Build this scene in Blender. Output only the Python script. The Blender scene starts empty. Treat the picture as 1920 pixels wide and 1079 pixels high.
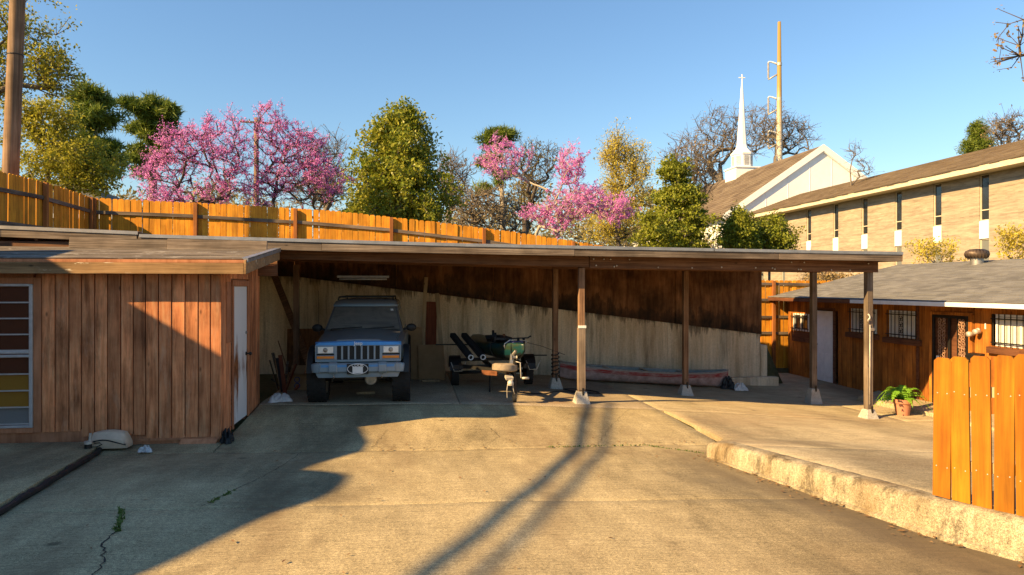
import bpy, bmesh, math, random
import numpy as np
from mathutils import Vector, Matrix, Euler

SC = bpy.context.scene
COL = SC.collection
R = math.radians
rnd = random.Random(7)

# ------------------------------------------------------------------ camera
cam_d = bpy.data.cameras.new("camera")
cam = bpy.data.objects.new("camera", cam_d)
COL.objects.link(cam)
cam_d.sensor_width = 36.0
cam_d.lens = 24.375
cam_d.clip_start = 0.05
cam_d.clip_end = 3000
cam.location = (0, 0, 0)                      # eye level is z = 0, the paving lies about 2.2 m below
cam.rotation_euler = (R(90), 0, R(-8))        # the yard's axes: x along the carport, y into the yard
SC.camera = cam

# ------------------------------------------------------------------ sky and sun
SUN_AZ, SUN_EL = 67.0, 30.7                   # light travels towards +x, a little +y
wd = bpy.data.worlds.new("World"); SC.world = wd; wd.use_nodes = True
wn = wd.node_tree.nodes; wl = wd.node_tree.links
wn.clear()
sky = wn.new("ShaderNodeTexSky"); sky.sky_type = 'NISHITA'; sky.sun_disc = False
sky.sun_elevation = R(SUN_EL); sky.sun_rotation = R(SUN_AZ + 180)
sky.air_density = 1.5; sky.dust_density = 0.0; sky.ozone_density = 6.5; sky.altitude = 0
bg = wn.new("ShaderNodeBackground"); bg.inputs[1].default_value = 0.053
wo = wn.new("ShaderNodeOutputWorld")
wl.new(sky.outputs[0], bg.inputs[0]); wl.new(bg.outputs[0], wo.inputs[0])
sd = bpy.data.lights.new("sun", 'SUN'); so = bpy.data.objects.new("sun", sd); COL.objects.link(so)
sd.energy = 4.0; sd.angle = R(0.55); sd.color = (1.0, 0.68, 0.31)
tr = Vector((math.sin(R(SUN_AZ)) * math.cos(R(SUN_EL)), math.cos(R(SUN_AZ)) * math.cos(R(SUN_EL)), -math.sin(R(SUN_EL))))
so.rotation_euler = tr.to_track_quat('-Z', 'Y').to_euler(); so.location = (-30, -10, 30)
SC.view_settings.view_transform = 'Standard'; SC.view_settings.look = 'None'
SC.view_settings.exposure = 1.74; SC.view_settings.gamma = 1.0
SC.view_settings.use_curve_mapping = False
SC.render.engine = 'CYCLES'
SC.cycles.max_bounces = 8; SC.cycles.diffuse_bounces = 7; SC.cycles.use_denoising = True

# ------------------------------------------------------------------ mesh and object helpers
class MB:
    def __init__(s): s.v = []; s.f = []; s.m = []
    def add(s, vs, fs, mi=0):
        o = len(s.v); s.v += [tuple(q) for q in vs]
        for f in fs: s.f.append(tuple(i + o for i in f)); s.m.append(mi)
        return s
    def box(s, x0, x1, y0, y1, z0, z1, mi=0):
        return s.add([(x0,y0,z0),(x1,y0,z0),(x1,y1,z0),(x0,y1,z0),(x0,y0,z1),(x1,y0,z1),(x1,y1,z1),(x0,y1,z1)],
                     [(0,3,2,1),(4,5,6,7),(0,1,5,4),(1,2,6,5),(2,3,7,6),(3,0,4,7)], mi)
    def hexa(s, p, mi=0):      # eight corners, order as box
        return s.add(p, [(0,3,2,1),(4,5,6,7),(0,1,5,4),(1,2,6,5),(2,3,7,6),(3,0,4,7)], mi)
    def obox(s, c, size, rot=(0,0,0), mi=0):
        M = Euler(rot).to_matrix(); hx, hy, hz = [q/2 for q in size]; c = Vector(c)
        p = [c + M @ Vector(q) for q in [(-hx,-hy,-hz),(hx,-hy,-hz),(hx,hy,-hz),(-hx,hy,-hz),(-hx,-hy,hz),(hx,-hy,hz),(hx,hy,hz),(-hx,hy,hz)]]
        return s.hexa(p, mi)
    def bar(s, a, b, w, h, up=(0,0,1), mi=0, w2=None, h2=None):
        a = Vector(a); b = Vector(b); d = (b-a).normalized(); upv = Vector(up)
        if abs(d.dot(upv)) > .98: upv = Vector((0,1,0))
        sx = d.cross(upv).normalized(); sz = sx.cross(d).normalized()
        w2 = w if w2 is None else w2; h2 = h if h2 is None else h2
        p = []
        for (c, ww, hh) in ((a, w, h), (b, w2, h2)):
            p += [c - sx*ww/2 - sz*hh/2, c + sx*ww/2 - sz*hh/2, c + sx*ww/2 + sz*hh/2, c - sx*ww/2 + sz*hh/2]
        return s.add(p, [(3,2,1,0),(4,5,6,7),(0,1,5,4),(1,2,6,5),(2,3,7,6),(3,0,4,7)], mi)
    def tube(s, pts, rad, n=8, mi=0, cap=True):
        pts = [Vector(q) for q in pts]
        if not hasattr(rad, '__len__'): rad = [rad]*len(pts)
        o = len(s.v); ref = None
        for i, q in enumerate(pts):
            t = (pts[min(i+1, len(pts)-1)] - pts[max(i-1, 0)]).normalized()
            if ref is None: ref = Vector((0,0,1)) if abs(t.z) < .9 else Vector((1,0,0))
            a = (ref - t*ref.dot(t)).normalized(); b = t.cross(a); ref = a
            for k in range(n):
                g = 2*math.pi*k/n
                s.v.append(tuple(q + (a*math.cos(g) + b*math.sin(g))*rad[i]))
        for i in range(len(pts)-1):
            for k in range(n):
                k2 = (k+1) % n
                s.f.append((o+i*n+k, o+i*n+k2, o+(i+1)*n+k2, o+(i+1)*n+k)); s.m.append(mi)
        if cap:
            s.f.append(tuple(o+k for k in reversed(range(n)))); s.m.append(mi)
            e = o+(len(pts)-1)*n; s.f.append(tuple(e+k for k in range(n))); s.m.append(mi)
        return s
    def lathe(s, prof, n=24, c=(0,0,0), axis='z', mi=0, closed=False):
        o = len(s.v)
        for (r, h) in prof:
            for k in range(n):
                g = 2*math.pi*k/n; x, y = r*math.cos(g), r*math.sin(g)
                q = (x, y, h) if axis == 'z' else ((h, x, y) if axis == 'x' else (y, h, x))
                s.v.append((q[0]+c[0], q[1]+c[1], q[2]+c[2]))
        m = len(prof)
        for i in range(m if closed else m-1):
            j = (i+1) % m
            for k in range(n):
                k2 = (k+1) % n
                s.f.append((o+i*n+k, o+i*n+k2, o+j*n+k2, o+j*n+k)); s.m.append(mi)
        return s
    def prism(s, poly, h0, h1, axis='y', mi=0):   # poly in the two other axes
        n = len(poly)
        def P(a, b, h): return (a, h, b) if axis == 'y' else ((h, a, b) if axis == 'x' else (a, b, h))
        vs = [P(a, b, h0) for a, b in poly] + [P(a, b, h1) for a, b in poly]
        fs = [tuple(range(n)), tuple(reversed(range(n, 2*n)))] + [(i, i+n, (i+1) % n + n, (i+1) % n) for i in range(n)]
        return s.add(vs, fs, mi)
    def loft(s, rings, mi=0, cap=True, closed=True):
        n = len(rings[0]); o = len(s.v)
        for r in rings: s.v += [tuple(q) for q in r]
        for i in range(len(rings)-1):
            for k in range(n if closed else n-1):
                k2 = (k+1) % n
                s.f.append((o+i*n+k, o+i*n+k2, o+(i+1)*n+k2, o+(i+1)*n+k)); s.m.append(mi)
        if cap and closed:
            s.f.append(tuple(o+k for k in reversed(range(n)))); s.m.append(mi)
            e = o+(len(rings)-1)*n; s.f.append(tuple(e+k for k in range(n))); s.m.append(mi)
        return s
    def mesh(s, name, mats, smooth=False):
        me = bpy.data.meshes.new(name); me.from_pydata(s.v, [], s.f)
        mats = mats if isinstance(mats, (list, tuple)) else [mats]
        for m in mats: me.materials.append(m)
        if len(mats) > 1: me.polygons.foreach_set("material_index", s.m)
        bm = bmesh.new(); bm.from_mesh(me); bmesh.ops.recalc_face_normals(bm, faces=bm.faces); bm.to_mesh(me); bm.free()
        if smooth: me.polygons.foreach_set("use_smooth", [True]*len(me.polygons))
        me.update(); return me
    def build(s, name, mats, parent=None, loc=(0,0,0), rot=(0,0,0), smooth=False, bevel=0, sub=0, angle=None):
        o = bpy.data.objects.new(name, s.mesh(name, mats, smooth or angle is not None)); COL.objects.link(o)
        o.location = loc; o.rotation_euler = rot
        if parent is not None: o.parent = parent
        if bevel:
            b = o.modifiers.new("bevel", 'BEVEL'); b.width = bevel; b.segments = 2; b.limit_method = 'ANGLE'; b.angle_limit = R(40)
        if sub:
            q = o.modifiers.new("sub", 'SUBSURF'); q.levels = sub; q.render_levels = sub
        if angle is not None: set_sharp(o.data, angle)
        return o

def set_sharp(me, angle):
    bm = bmesh.new(); bm.from_mesh(me)
    for e in bm.edges:
        if len(e.link_faces) == 2 and e.calc_face_angle(0) > R(angle): e.smooth = False
    bm.to_mesh(me); bm.free()

def tag(o, label=None, cat=None, group=None, kind=None):
    if label: o["label"] = label
    if cat: o["category"] = cat
    if group: o["group"] = group
    if kind: o["kind"] = kind
    return o
def thing(name, label, cat, loc=(0,0,0), rotz=0, group=None):
    o = bpy.data.objects.new(name, None); COL.objects.link(o); o.empty_display_size = .2
    o.location = loc; o.rotation_euler = (0, 0, rotz)
    return tag(o, label, cat, group)
def inst(name, me, parent, loc, rot=(0,0,0), scale=(1,1,1)):
    o = bpy.data.objects.new(name, me); COL.objects.link(o); o.parent = parent
    o.location = loc; o.rotation_euler = rot; o.scale = scale
    return o
def np_mesh(name, verts, faces_n, loops, mat):
    me = bpy.data.meshes.new(name); nv = len(verts); nf = len(faces_n)
    me.vertices.add(nv); me.vertices.foreach_set("co", np.asarray(verts, dtype=np.float32).ravel())
    me.loops.add(len(loops)); me.loops.foreach_set("vertex_index", np.asarray(loops, dtype=np.int32))
    st = np.concatenate([[0], np.cumsum(faces_n)[:-1]]).astype(np.int32)
    me.polygons.add(nf); me.polygons.foreach_set("loop_start", st)
    me.materials.append(mat); me.update(calc_edges=True); return me
def text_mesh(name, body, size, mat, parent, loc, rot, extrude=.002, bold=0.0):
    cu = bpy.data.curves.new(name, 'FONT'); cu.body = body; cu.size = size; cu.extrude = extrude
    cu.align_x = 'CENTER'; cu.align_y = 'CENTER'; cu.offset = bold
    t = bpy.data.objects.new(name, cu); COL.objects.link(t); bpy.context.view_layer.update()
    me = bpy.data.meshes.new_from_object(t.evaluated_get(bpy.context.evaluated_depsgraph_get()))
    bpy.data.objects.remove(t); me.materials.clear(); me.materials.append(mat)
    return inst(name, me, parent, loc, rot)

# ------------------------------------------------------------------ material helpers
class NT:
    def __init__(s, name):
        s.m = bpy.data.materials.new(name); s.m.use_nodes = True
        s.n = s.m.node_tree.nodes; s.l = s.m.node_tree.links
        s.b = s.n["Principled BSDF"]; s.out = s.n["Material Output"]
        s.tc = s.n.new("ShaderNodeTexCoord")
    def link(s, a, b): s.l.new(a, b)
    def coords(s, scale=(1,1,1), rnd_off=False, rot=(0,0,0), src='Object'):
        mp = s.n.new("ShaderNodeMapping"); mp.inputs['Scale'].default_value = scale; mp.inputs['Rotation'].default_value = rot
        s.link(s.tc.outputs[src], mp.inputs['Vector'])
        if rnd_off:
            oi = s.n.new("ShaderNodeObjectInfo"); mu = s.n.new("ShaderNodeMath"); mu.operation = 'MULTIPLY'; mu.inputs[1].default_value = 137.0
            s.link(oi.outputs['Random'], mu.inputs[0]); s.link(mu.outputs[0], mp.inputs['Location'])
        return mp.outputs[0]
    def noise(s, vec, scale=5, detail=5, rough=.6, dist=0):
        t = s.n.new("ShaderNodeTexNoise"); t.inputs['Scale'].default_value = scale; t.inputs['Detail'].default_value = detail
        t.inputs['Roughness'].default_value = rough; t.inputs['Distortion'].default_value = dist
        if vec is not None: s.link(vec, t.inputs['Vector'])
        return t.outputs['Fac']
    def voro(s, vec, scale=5, feature='F1'):
        t = s.n.new("ShaderNodeTexVoronoi"); t.inputs['Scale'].default_value = scale; t.feature = feature
        s.link(vec, t.inputs['Vector']); return t.outputs['Distance']
    def ramp(s, fac, stops, interp='LINEAR'):
        t = s.n.new("ShaderNodeValToRGB"); e = t.color_ramp.elements; t.color_ramp.interpolation = interp
        while len(e) < len(stops): e.new(.5)
        for q, (p, c) in zip(e, stops):
            q.position = p; q.color = (c, c, c, 1) if not hasattr(c, '__len__') else (*c, 1)
        s.link(fac, t.inputs[0]); return t.outputs[0]
    def mix(s, fac, a, b, mode='MIX'):
        t = s.n.new("ShaderNodeMix"); t.data_type = 'RGBA'; t.blend_type = mode
        for i, val in ((0, fac), (6, a), (7, b)):
            sock = t.inputs[i]
            if hasattr(val, 'node'): s.link(val, sock)
            elif hasattr(val, '__len__'): sock.default_value = (*val, 1)
            else: sock.default_value = val if i == 0 else (val, val, val, 1)
        return t.outputs[2]
    def math(s, op, a, b=None):
        t = s.n.new("ShaderNodeMath"); t.operation = op
        for i, val in enumerate((a, b)):
            if val is None: continue
            if hasattr(val, 'node'): s.link(val, t.inputs[i])
            else: t.inputs[i].default_value = val
        return t.outputs[0]
    def objrand(s, lo, hi, out='Random'):
        oi = s.n.new("ShaderNodeObjectInfo"); mr = s.n.new("ShaderNodeMapRange")
        mr.inputs[3].default_value = lo; mr.inputs[4].default_value = hi; s.link(oi.outputs[out], mr.inputs[0]); return mr.outputs[0]
    def sep(s, vec):
        t = s.n.new("ShaderNodeSeparateXYZ"); s.link(vec, t.inputs[0]); return t.outputs
    def bump(s, h, strength=.3, dist=.01):
        t = s.n.new("ShaderNodeBump"); t.inputs['Strength'].default_value = strength; t.inputs['Distance'].default_value = dist
        s.link(h, t.inputs['Height']); s.link(t.outputs[0], s.b.inputs['Normal'])
    def col(s, c):
        if hasattr(c, 'node'): s.link(c, s.b.inputs['Base Color'])
        else: s.b.inputs['Base Color'].default_value = (*c, 1)
    def set(s, rough=.7, metal=0, spec=.4):
        if hasattr(rough, 'node'): s.link(rough, s.b.inputs['Roughness'])
        else: s.b.inputs['Roughness'].default_value = rough
        s.b.inputs['Metallic'].default_value = metal; s.b.inputs['Specular IOR Level'].default_value = spec
        return s.m

def plain(name, c, rough=.6, metal=0, spec=.4, grime=.25, scale=14):
    t = NT(name); v = t.coords((1,1,1), True)
    f = t.ramp(t.noise(v, scale, 5), [(.3, 1-grime), (.7, 1+grime*.3)])
    t.col(t.mix(1.0, c, f, 'MULTIPLY')); t.bump(t.noise(v, scale*6, 3), .08, .004)
    return t.set(rough, metal, spec)

def wood(name, stops, axis='z', grain=26, along=1.3, var=(.8, 1.15), blot=.35, wear=None, wear_at=(.55, .72), rough=.8, bump=.35, knots=True, blot_scale=1.6, stain=False, hue=None):
    """stops: grain colours dark to light; wear: colour of faded or peeled patches"""
    t = NT(name); sc = {'z': (grain, grain, along), 'x': (along, grain, grain), 'y': (grain, along, grain)}[axis]
    v = t.coords(sc, True); v0 = t.coords((1,1,1), True)
    g = t.noise(v, 1.0, 7, .62, .4)
    n = len(stops); c = t.ramp(g, [(.3 + .42*i/(n-1), q) for i, q in enumerate(stops)])
    b = t.ramp(t.noise(v0, blot_scale, 4), [(.32, 1-blot), (.66, 1.08)])
    c = t.mix(1.0, c, b, 'MULTIPLY')
    if wear:
        sc2 = {'z': (7, 7, 1.6), 'x': (1.6, 7, 7), 'y': (7, 1.6, 7)}[axis]
        wv = t.coords(sc2, True)
        c = t.mix(t.ramp(t.noise(wv, 1.0, 6, .7), [(wear_at[0], 0), (wear_at[1], 1)]), c, wear)
    if knots:
        sk = {'z': (5, 5, 2.2), 'x': (2.2, 5, 5), 'y': (5, 2.2, 5)}[axis]
        k = t.ramp(t.voro(t.coords(sk, True), 1.0), [(.03, .35), (.10, 1)])
        c = t.mix(1.0, c, k, 'MULTIPLY')
    if stain:       # dark weather runs
        sv = t.coords({'z': (5, 5, .9), 'x': (.9, 5, 5), 'y': (5, .9, 5)}[axis], True)
        c = t.mix(1.0, c, t.ramp(t.noise(sv, 1.0, 6, .7), [(.50, 1.0), (.64, .58), (.76, .30)]), 'MULTIPLY')
    if hue:         # boards differ in hue as well as tone
        c = t.mix(t.math('FRACT', t.math('MULTIPLY', t.objrand(0, 1), 7.31)), c, t.mix(1.0, c, hue, 'MULTIPLY'))
    vr = t.objrand(*var); t.col(t.mix(1.0, c, vr, 'MULTIPLY'))
    t.bump(g, bump, .006)
    return t.set(rough, 0, .25)

def leafmat(name, cols, trans=.35, rough=.55, clump=1.1):
    t = NT(name); ge = t.n.new("ShaderNodeNewGeometry")
    f = t.math('ADD', t.math('MULTIPLY', ge.outputs['Random Per Island'], .55), t.math('MULTIPLY', t.ramp(t.noise(t.coords((1,1,1)), clump, 3), [(.3, 0), (.7, 1)]), .45))
    c = t.ramp(f, [(i/(max(1, len(cols)-1)), q) for i, q in enumerate(cols)])
    t.col(c); t.set(rough, 0, .3)
    tl = t.n.new("ShaderNodeBsdfTranslucent"); t.link(c, tl.inputs[0])
    mx = t.n.new("ShaderNodeMixShader"); mx.inputs[0].default_value = trans
    t.link(t.b.outputs[0], mx.inputs[1]); t.link(tl.outputs[0], mx.inputs[2]); t.link(mx.outputs[0], t.out.inputs[0])
    return t.m

def bark(name, a, b):
    t = NT(name); v = t.coords((9, 9, 2), True)
    g = t.noise(v, 1, 6, .7); t.col(t.ramp(g, [(.3, a), (.7, b)])); t.bump(g, .6, .02); return t.set(.9, 0, .15)

M = {}
# concrete of the drive: tan-grey, worn, stained
def concrete(name, lo, mid, hi, stain=(.09,.075,.06), stain_amt=.75, streak=(1,1,1), bumps=.25, rust=False, spots=True, wear=False, kerb=False):
    t = NT(name); v = t.coords((1,1,1)); vs = t.coords(streak)
    big = t.noise(vs, .55, 6, .62, .3); med = t.noise(vs, 3.1, 7, .68); fine = t.noise(v, 46, 5, .72); agg = t.noise(v, 170, 2, .5)
    c = t.ramp(med, [(.30, lo), (.5, mid), (.72, hi)])
    c = t.mix(1.0, c, t.ramp(fine, [(.28, .42), (.54, 1.0), (.76, 1.36)]), 'MULTIPLY')
    c = t.mix(1.0, c, t.ramp(agg, [(.34, .42), (.52, 1.0), (.70, 1.36)]), 'MULTIPLY')
    f = t.math('MULTIPLY', t.ramp(big, [(.47, 0), (.64, 1)]), stain_amt)
    f = t.math('MULTIPLY', f, t.ramp(t.noise(v, 8, 5, .7), [(.25, .45), (.6, 1)]))
    c = t.mix(f, c, stain)
    if spots:
        sp = t.ramp(t.voro(t.coords((1,1,.2)), 1.15), [(.035, .45), (.085, 1)]); c = t.mix(1.0, c, sp, 'MULTIPLY')
    if rust:
        c = t.mix(t.math('MULTIPLY', t.ramp(t.noise(v, .8, 5, .65), [(.56, 0), (.70, 1)]), .55), c, (.22, .085, .03))
    if wear:      # broom marks, tyre-dark lanes and pale scoured patches
        br = t.noise(t.coords((2.2, 38, 1), rot=(0, 0, .12)), 1.0, 4, .6); c = t.mix(1.0, c, t.ramp(br, [(.34, .80), (.52, 1.0), (.68, 1.12)]), 'MULTIPLY')
        lane = t.noise(t.coords((.34, .10, 1), rot=(0, 0, -.5)), 1.6, 5, .6); c = t.mix(1.0, c, t.ramp(lane, [(.38, 1.1), (.50, .98), (.62, .60)]), 'MULTIPLY')
        if 'drive' in name:     # damp dirt that settles along the kerb
            q = t.sep(t.tc.outputs['Object']); kd = t.math('SUBTRACT', q[0], t.math('ADD', 5.29, t.math('MULTIPLY', q[1], -.15)))
            kd = t.math('ADD', kd, t.math('MULTIPLY', t.math('SUBTRACT', t.noise(t.coords((.6, .9, 1)), 1.3, 6, .65), .5), 2.2))
            c = t.mix(t.math('MULTIPLY', t.ramp(t.math('MULTIPLY', t.math('ADD', kd, 1.6), .5), [(.12, 0), (.55, .62)]), t.ramp(t.math('MULTIPLY', q[1], .1), [(.86, 1), (.95, 0)])), c, (.105,.085,.058))
        pits = t.ramp(t.noise(v, 19, 6, .78), [(.30, .52), (.40, 1.0), (.66, 1.0), (.76, 1.18)]); c = t.mix(1.0, c, pits, 'MULTIPLY')
    if kerb:      # dirt and mould flowing from the top edge, blotchy limewash below
        dr = t.ramp(t.noise(t.coords((5, 5, 1.6)), 1.0, 7, .78), [(.42, 1.06), (.52, .95), (.59, .52), (.74, .36)]); c = t.mix(1.0, c, dr, 'MULTIPLY')
    t.col(c); h = t.math('ADD', t.math('MULTIPLY', fine, .6), t.math('MULTIPLY', agg, .5)); t.bump(h, bumps, .012)
    return t.set(.88, 0, .25)
M['drive'] = concrete('drive_concrete', (.37,.29,.155), (.455,.36,.195), (.54,.43,.24), stain=(.21,.15,.08), stain_amt=.85, streak=(1.6,.45,1), wear=True)
M['slab'] = concrete('slab_concrete', (.36,.28,.18), (.44,.35,.225), (.52,.42,.285), stain=(.18,.13,.09), stain_amt=.6, rust=True)
M['patio'] = concrete('patio_concrete', (.43,.345,.20), (.53,.43,.26), (.60,.49,.30), stain=(.30,.21,.12), stain_amt=.6, streak=(.7,1.3,1), wear=True)
M['kerb'] = concrete('kerb_concrete', (.30,.25,.155), (.43,.365,.24), (.53,.455,.31), stain=(.16,.10,.04), stain_amt=.85, streak=(2.6,2.6,.9), bumps=.8, spots=False, kerb=True)
M['pier'] = concrete('pier_concrete', (.40,.37,.31), (.48,.45,.39), (.54,.51,.45), stain=(.24,.19,.13), stain_amt=.5, spots=False)
# retaining wall: vertical runs and a mould line under the top
def wallmat():
    t = NT('retaining_concrete'); v = t.coords((1,1,1)); vs = t.coords((2.2, 2.2, .22)); vf = t.coords((7, 7, .5))
    c = t.ramp(t.noise(vs, 1.0, 6, .6), [(.30, (.36,.26,.15)), (.46, (.66,.52,.35)), (.7, (.84,.72,.53))])
    c = t.mix(1.0, c, t.ramp(t.noise(vf, 1.0, 6, .7), [(.30, .50), (.46, .90), (.60, 1.04)]), 'MULTIPLY')
    c = t.mix(1.0, c, t.ramp(t.noise(v, 40, 4, .7), [(.3, .75), (.6, 1.05)]), 'MULTIPLY')
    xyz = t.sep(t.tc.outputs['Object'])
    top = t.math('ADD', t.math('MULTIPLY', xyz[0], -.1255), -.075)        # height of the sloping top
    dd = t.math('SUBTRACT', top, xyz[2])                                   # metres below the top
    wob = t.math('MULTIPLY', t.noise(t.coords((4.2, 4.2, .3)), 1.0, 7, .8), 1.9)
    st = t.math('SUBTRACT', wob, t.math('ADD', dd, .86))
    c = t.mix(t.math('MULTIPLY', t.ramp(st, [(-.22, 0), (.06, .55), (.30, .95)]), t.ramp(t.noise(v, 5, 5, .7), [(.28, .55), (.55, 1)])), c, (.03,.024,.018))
    foot = t.ramp(t.math('ADD', xyz[2], t.math('MULTIPLY', t.noise(v, 2, 4), .5)), [(0, 1), (1, 1)])
    t.col(c); t.bump(t.noise(v, 30, 6, .7), .4, .015); return t.set(.9, 0, .2)
M['wall'] = wallmat()
def plymat():
    t = NT('mouldy_plywood'); v = t.coords((1,1,1)); g = t.noise(t.coords((9, 9, 1.2), True), 1.0, 7, .65)
    c = t.ramp(g, [(.3, (.09,.038,.016)), (.5, (.22,.10,.042)), (.7, (.33,.165,.075))])
    c = t.mix(1.0, c, t.ramp(t.noise(v, 1.3, 5, .6), [(.34, .35), (.62, 1.1)]), 'MULTIPLY')
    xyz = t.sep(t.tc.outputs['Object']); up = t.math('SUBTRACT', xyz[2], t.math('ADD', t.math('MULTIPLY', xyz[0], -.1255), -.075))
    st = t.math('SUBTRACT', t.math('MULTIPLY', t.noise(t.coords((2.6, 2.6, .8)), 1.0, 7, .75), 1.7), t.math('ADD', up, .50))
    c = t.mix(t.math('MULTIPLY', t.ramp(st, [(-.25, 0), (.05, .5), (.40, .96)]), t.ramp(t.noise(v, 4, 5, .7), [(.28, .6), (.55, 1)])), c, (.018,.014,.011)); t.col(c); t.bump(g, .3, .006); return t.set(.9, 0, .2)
M['dirt'] = plain('joint_dirt', (.045,.036,.026), .95, grime=.5)
def groundmat():
    t = NT('ground_earth'); v = t.coords((1,1,1))
    c = t.ramp(t.noise(v, .35, 7, .7), [(.3, (.05,.06,.02)), (.5, (.09,.085,.035)), (.7, (.14,.11,.06))])
    c = t.mix(1.0, c, t.ramp(t.noise(v, 9, 5, .7), [(.3, .6), (.65, 1.1)]), 'MULTIPLY'); t.col(c); t.bump(t.noise(v, 12, 5), .6, .05); return t.set(.95, 0, .1)
M['ground'] = groundmat()
M['cedar'] = wood('cedar_picket', [(.46,.16,.010), (.72,.29,.02), (.82,.38,.034)], 'z', 30, 1.4, (.78, 1.06), .35, hue=(1.0, 1.05, 1.2))
M['cedar_new'] = wood('cedar_bright', [(.25,.078,.004), (.36,.122,.006), (.44,.165,.010)], 'z', 24, 1.2, (.82, 1.05), .3, hue=(1.0, 1.30, 1.2))
M['cedar_post'] = wood('cedar_post', [(.20,.07,.02), (.34,.125,.035), (.42,.17,.05)], 'z', 24, 1.2, (.85, 1.1), .25)
M['rail'] = wood('grey_rail', [(.07,.05,.037), (.15,.115,.085), (.24,.19,.145)], 'x', 34, 1.1, (.8, 1.2), .4)
M['shed'] = wood('shed_board', [(.46,.15,.055), (.78,.30,.125), (.86,.42,.20)], 'z', 22, 1.5, (.68, 1.10), .45, stain=True, wear=(.66,.36,.21), wear_at=(.56, .78))
M['shed_trim'] = wood('shed_trim', [(.34,.135,.062), (.46,.19,.09), (.54,.235,.12)], 'z', 18, 1.5, (.9, 1.1), .35)
M['grey_wood'] = wood('weathered_wood', [(.055,.04,.03), (.17,.13,.10), (.30,.245,.195)], 'x', 40, 1.0, (.85, 1.1), .45)
M['grey_wood_y'] = wood('weathered_wood_side', [(.10,.06,.035), (.22,.14,.085), (.33,.23,.15)], 'y', 40, 1.0, (.85, 1.1), .4)
M['peel'] = wood('peeling_fascia', [(.16,.085,.035), (.32,.19,.085), (.46,.28,.13)], 'x', 30, 1.0, (.9, 1.1), .4, wear=(.62,.53,.38), wear_at=(.62, .68))
M['beam'] = wood('dark_beam', [(.08,.035,.018), (.18,.085,.042), (.28,.145,.075)], 'x', 34, 1.0, (.8, 1.2), .4)
M['rafter'] = wood('dark_rafter', [(.12,.055,.028), (.22,.11,.055), (.32,.175,.095)], 'y', 34, 1.0, (.7, 1.3), .35)
M['post'] = wood('carport_post', [(.12,.06,.032), (.24,.135,.075), (.36,.225,.135)], 'z', 30, 1.0, (.8, 1.2), .45)
M['post_grey'] = wood('grey_post', [(.10,.07,.05), (.22,.165,.12), (.34,.27,.20)], 'z', 30, 1.0, (.85, 1.15), .45)
M['ply'] = plymat()
M['deck'] = wood('roof_deck', [(.10,.055,.03), (.18,.10,.055), (.26,.155,.09)], 'y', 14, 1.4, (.8, 1.2), .4)
M['house'] = wood('house_board', [(.22,.065,.010), (.46,.155,.022), (.62,.23,.038)], 'z', 24, 1.2, (.75, 1.15), .5, wear=(.36,.23,.14), wear_at=(.66, .85))
M['house_dark'] = wood('house_trim', [(.07,.025,.012), (.13,.05,.022), (.19,.08,.035)], 'y', 24, 1.2, (.9, 1.1), .35)
M['light_wood'] = wood('bare_pine', [(.28,.19,.10), (.40,.29,.17), (.48,.36,.22)], 'z', 26, 1.0, (.85, 1.1), .3)
M['red_wood'] = wood('red_board', [(.12,.03,.015), (.20,.055,.025), (.27,.085,.04)], 'z', 22, 1.0, (.9, 1.1), .3)
M['pole'] = wood('pole_wood', [(.12,.07,.038), (.24,.15,.085), (.36,.24,.15)], 'z', 26, .5, (.9, 1.1), .35, knots=False)
M['card'] = plain('cardboard', (.30,.185,.09), .9, grime=.25, scale=4)
M['metal_edge'] = plain('drip_edge_metal', (.34,.33,.32), .4, .6, .5, .25, 5)
M['white'] = plain('white_paint', (.78,.77,.74), .55, grime=.12, scale=5)
M['white_bright'] = plain('church_white', (.82,.82,.80), .55, grime=.06, scale=2)
M['alu'] = plain('window_aluminium', (.55,.55,.56), .38, .5, .5, .2)
M['black'] = plain('black_plastic', (.012,.012,.012), .55, grime=.3)
M['iron'] = plain('black_iron', (.022,.02,.018), .5, .4, .5, .3)
M['steel'] = plain('galvanised_steel', (.36,.34,.31), .45, .7, .5, .35)
M['steel_pale'] = plain('pale_zinc', (.55,.50,.42), .5, .3, .5, .3)
M['rust'] = plain('rusty_steel', (.20,.075,.03), .85, .1, .3, .5)
M['rubber'] = plain('tyre_rubber', (.018,.017,.016), .85, grime=.4)
M['rubber_tan'] = plain('dusty_tyre', (.30,.235,.165), .9, grime=.35)
M['rag'] = plain('white_cloth', (.62,.61,.59), .9, grime=.2)
M['terracotta'] = plain('terracotta', (.46,.20,.115), .8, grime=.2, scale=6)
M['pvc'] = plain('white_pvc', (.75,.74,.70), .4, grime=.1)
def glass(name, c, rough=.06, spec=.6):
    t = NT(name); t.col(c); t.b.inputs['Coat Weight'].default_value = .3; return t.set(rough, 0, spec)
M['glass_dark'] = glass('dark_glass', (.018,.020,.022))
M['glass_brown'] = glass('brown_glass', (.055,.018,.010), .12)
M['glass_amber'] = glass('amber_glass', (.24,.125,.018), .12)
M['glass_grey'] = glass('grey_glass', (.16,.17,.165), .12)
M['curtain'] = plain('white_curtain', (.70,.68,.62), .8, grime=.12, scale=6)
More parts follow.
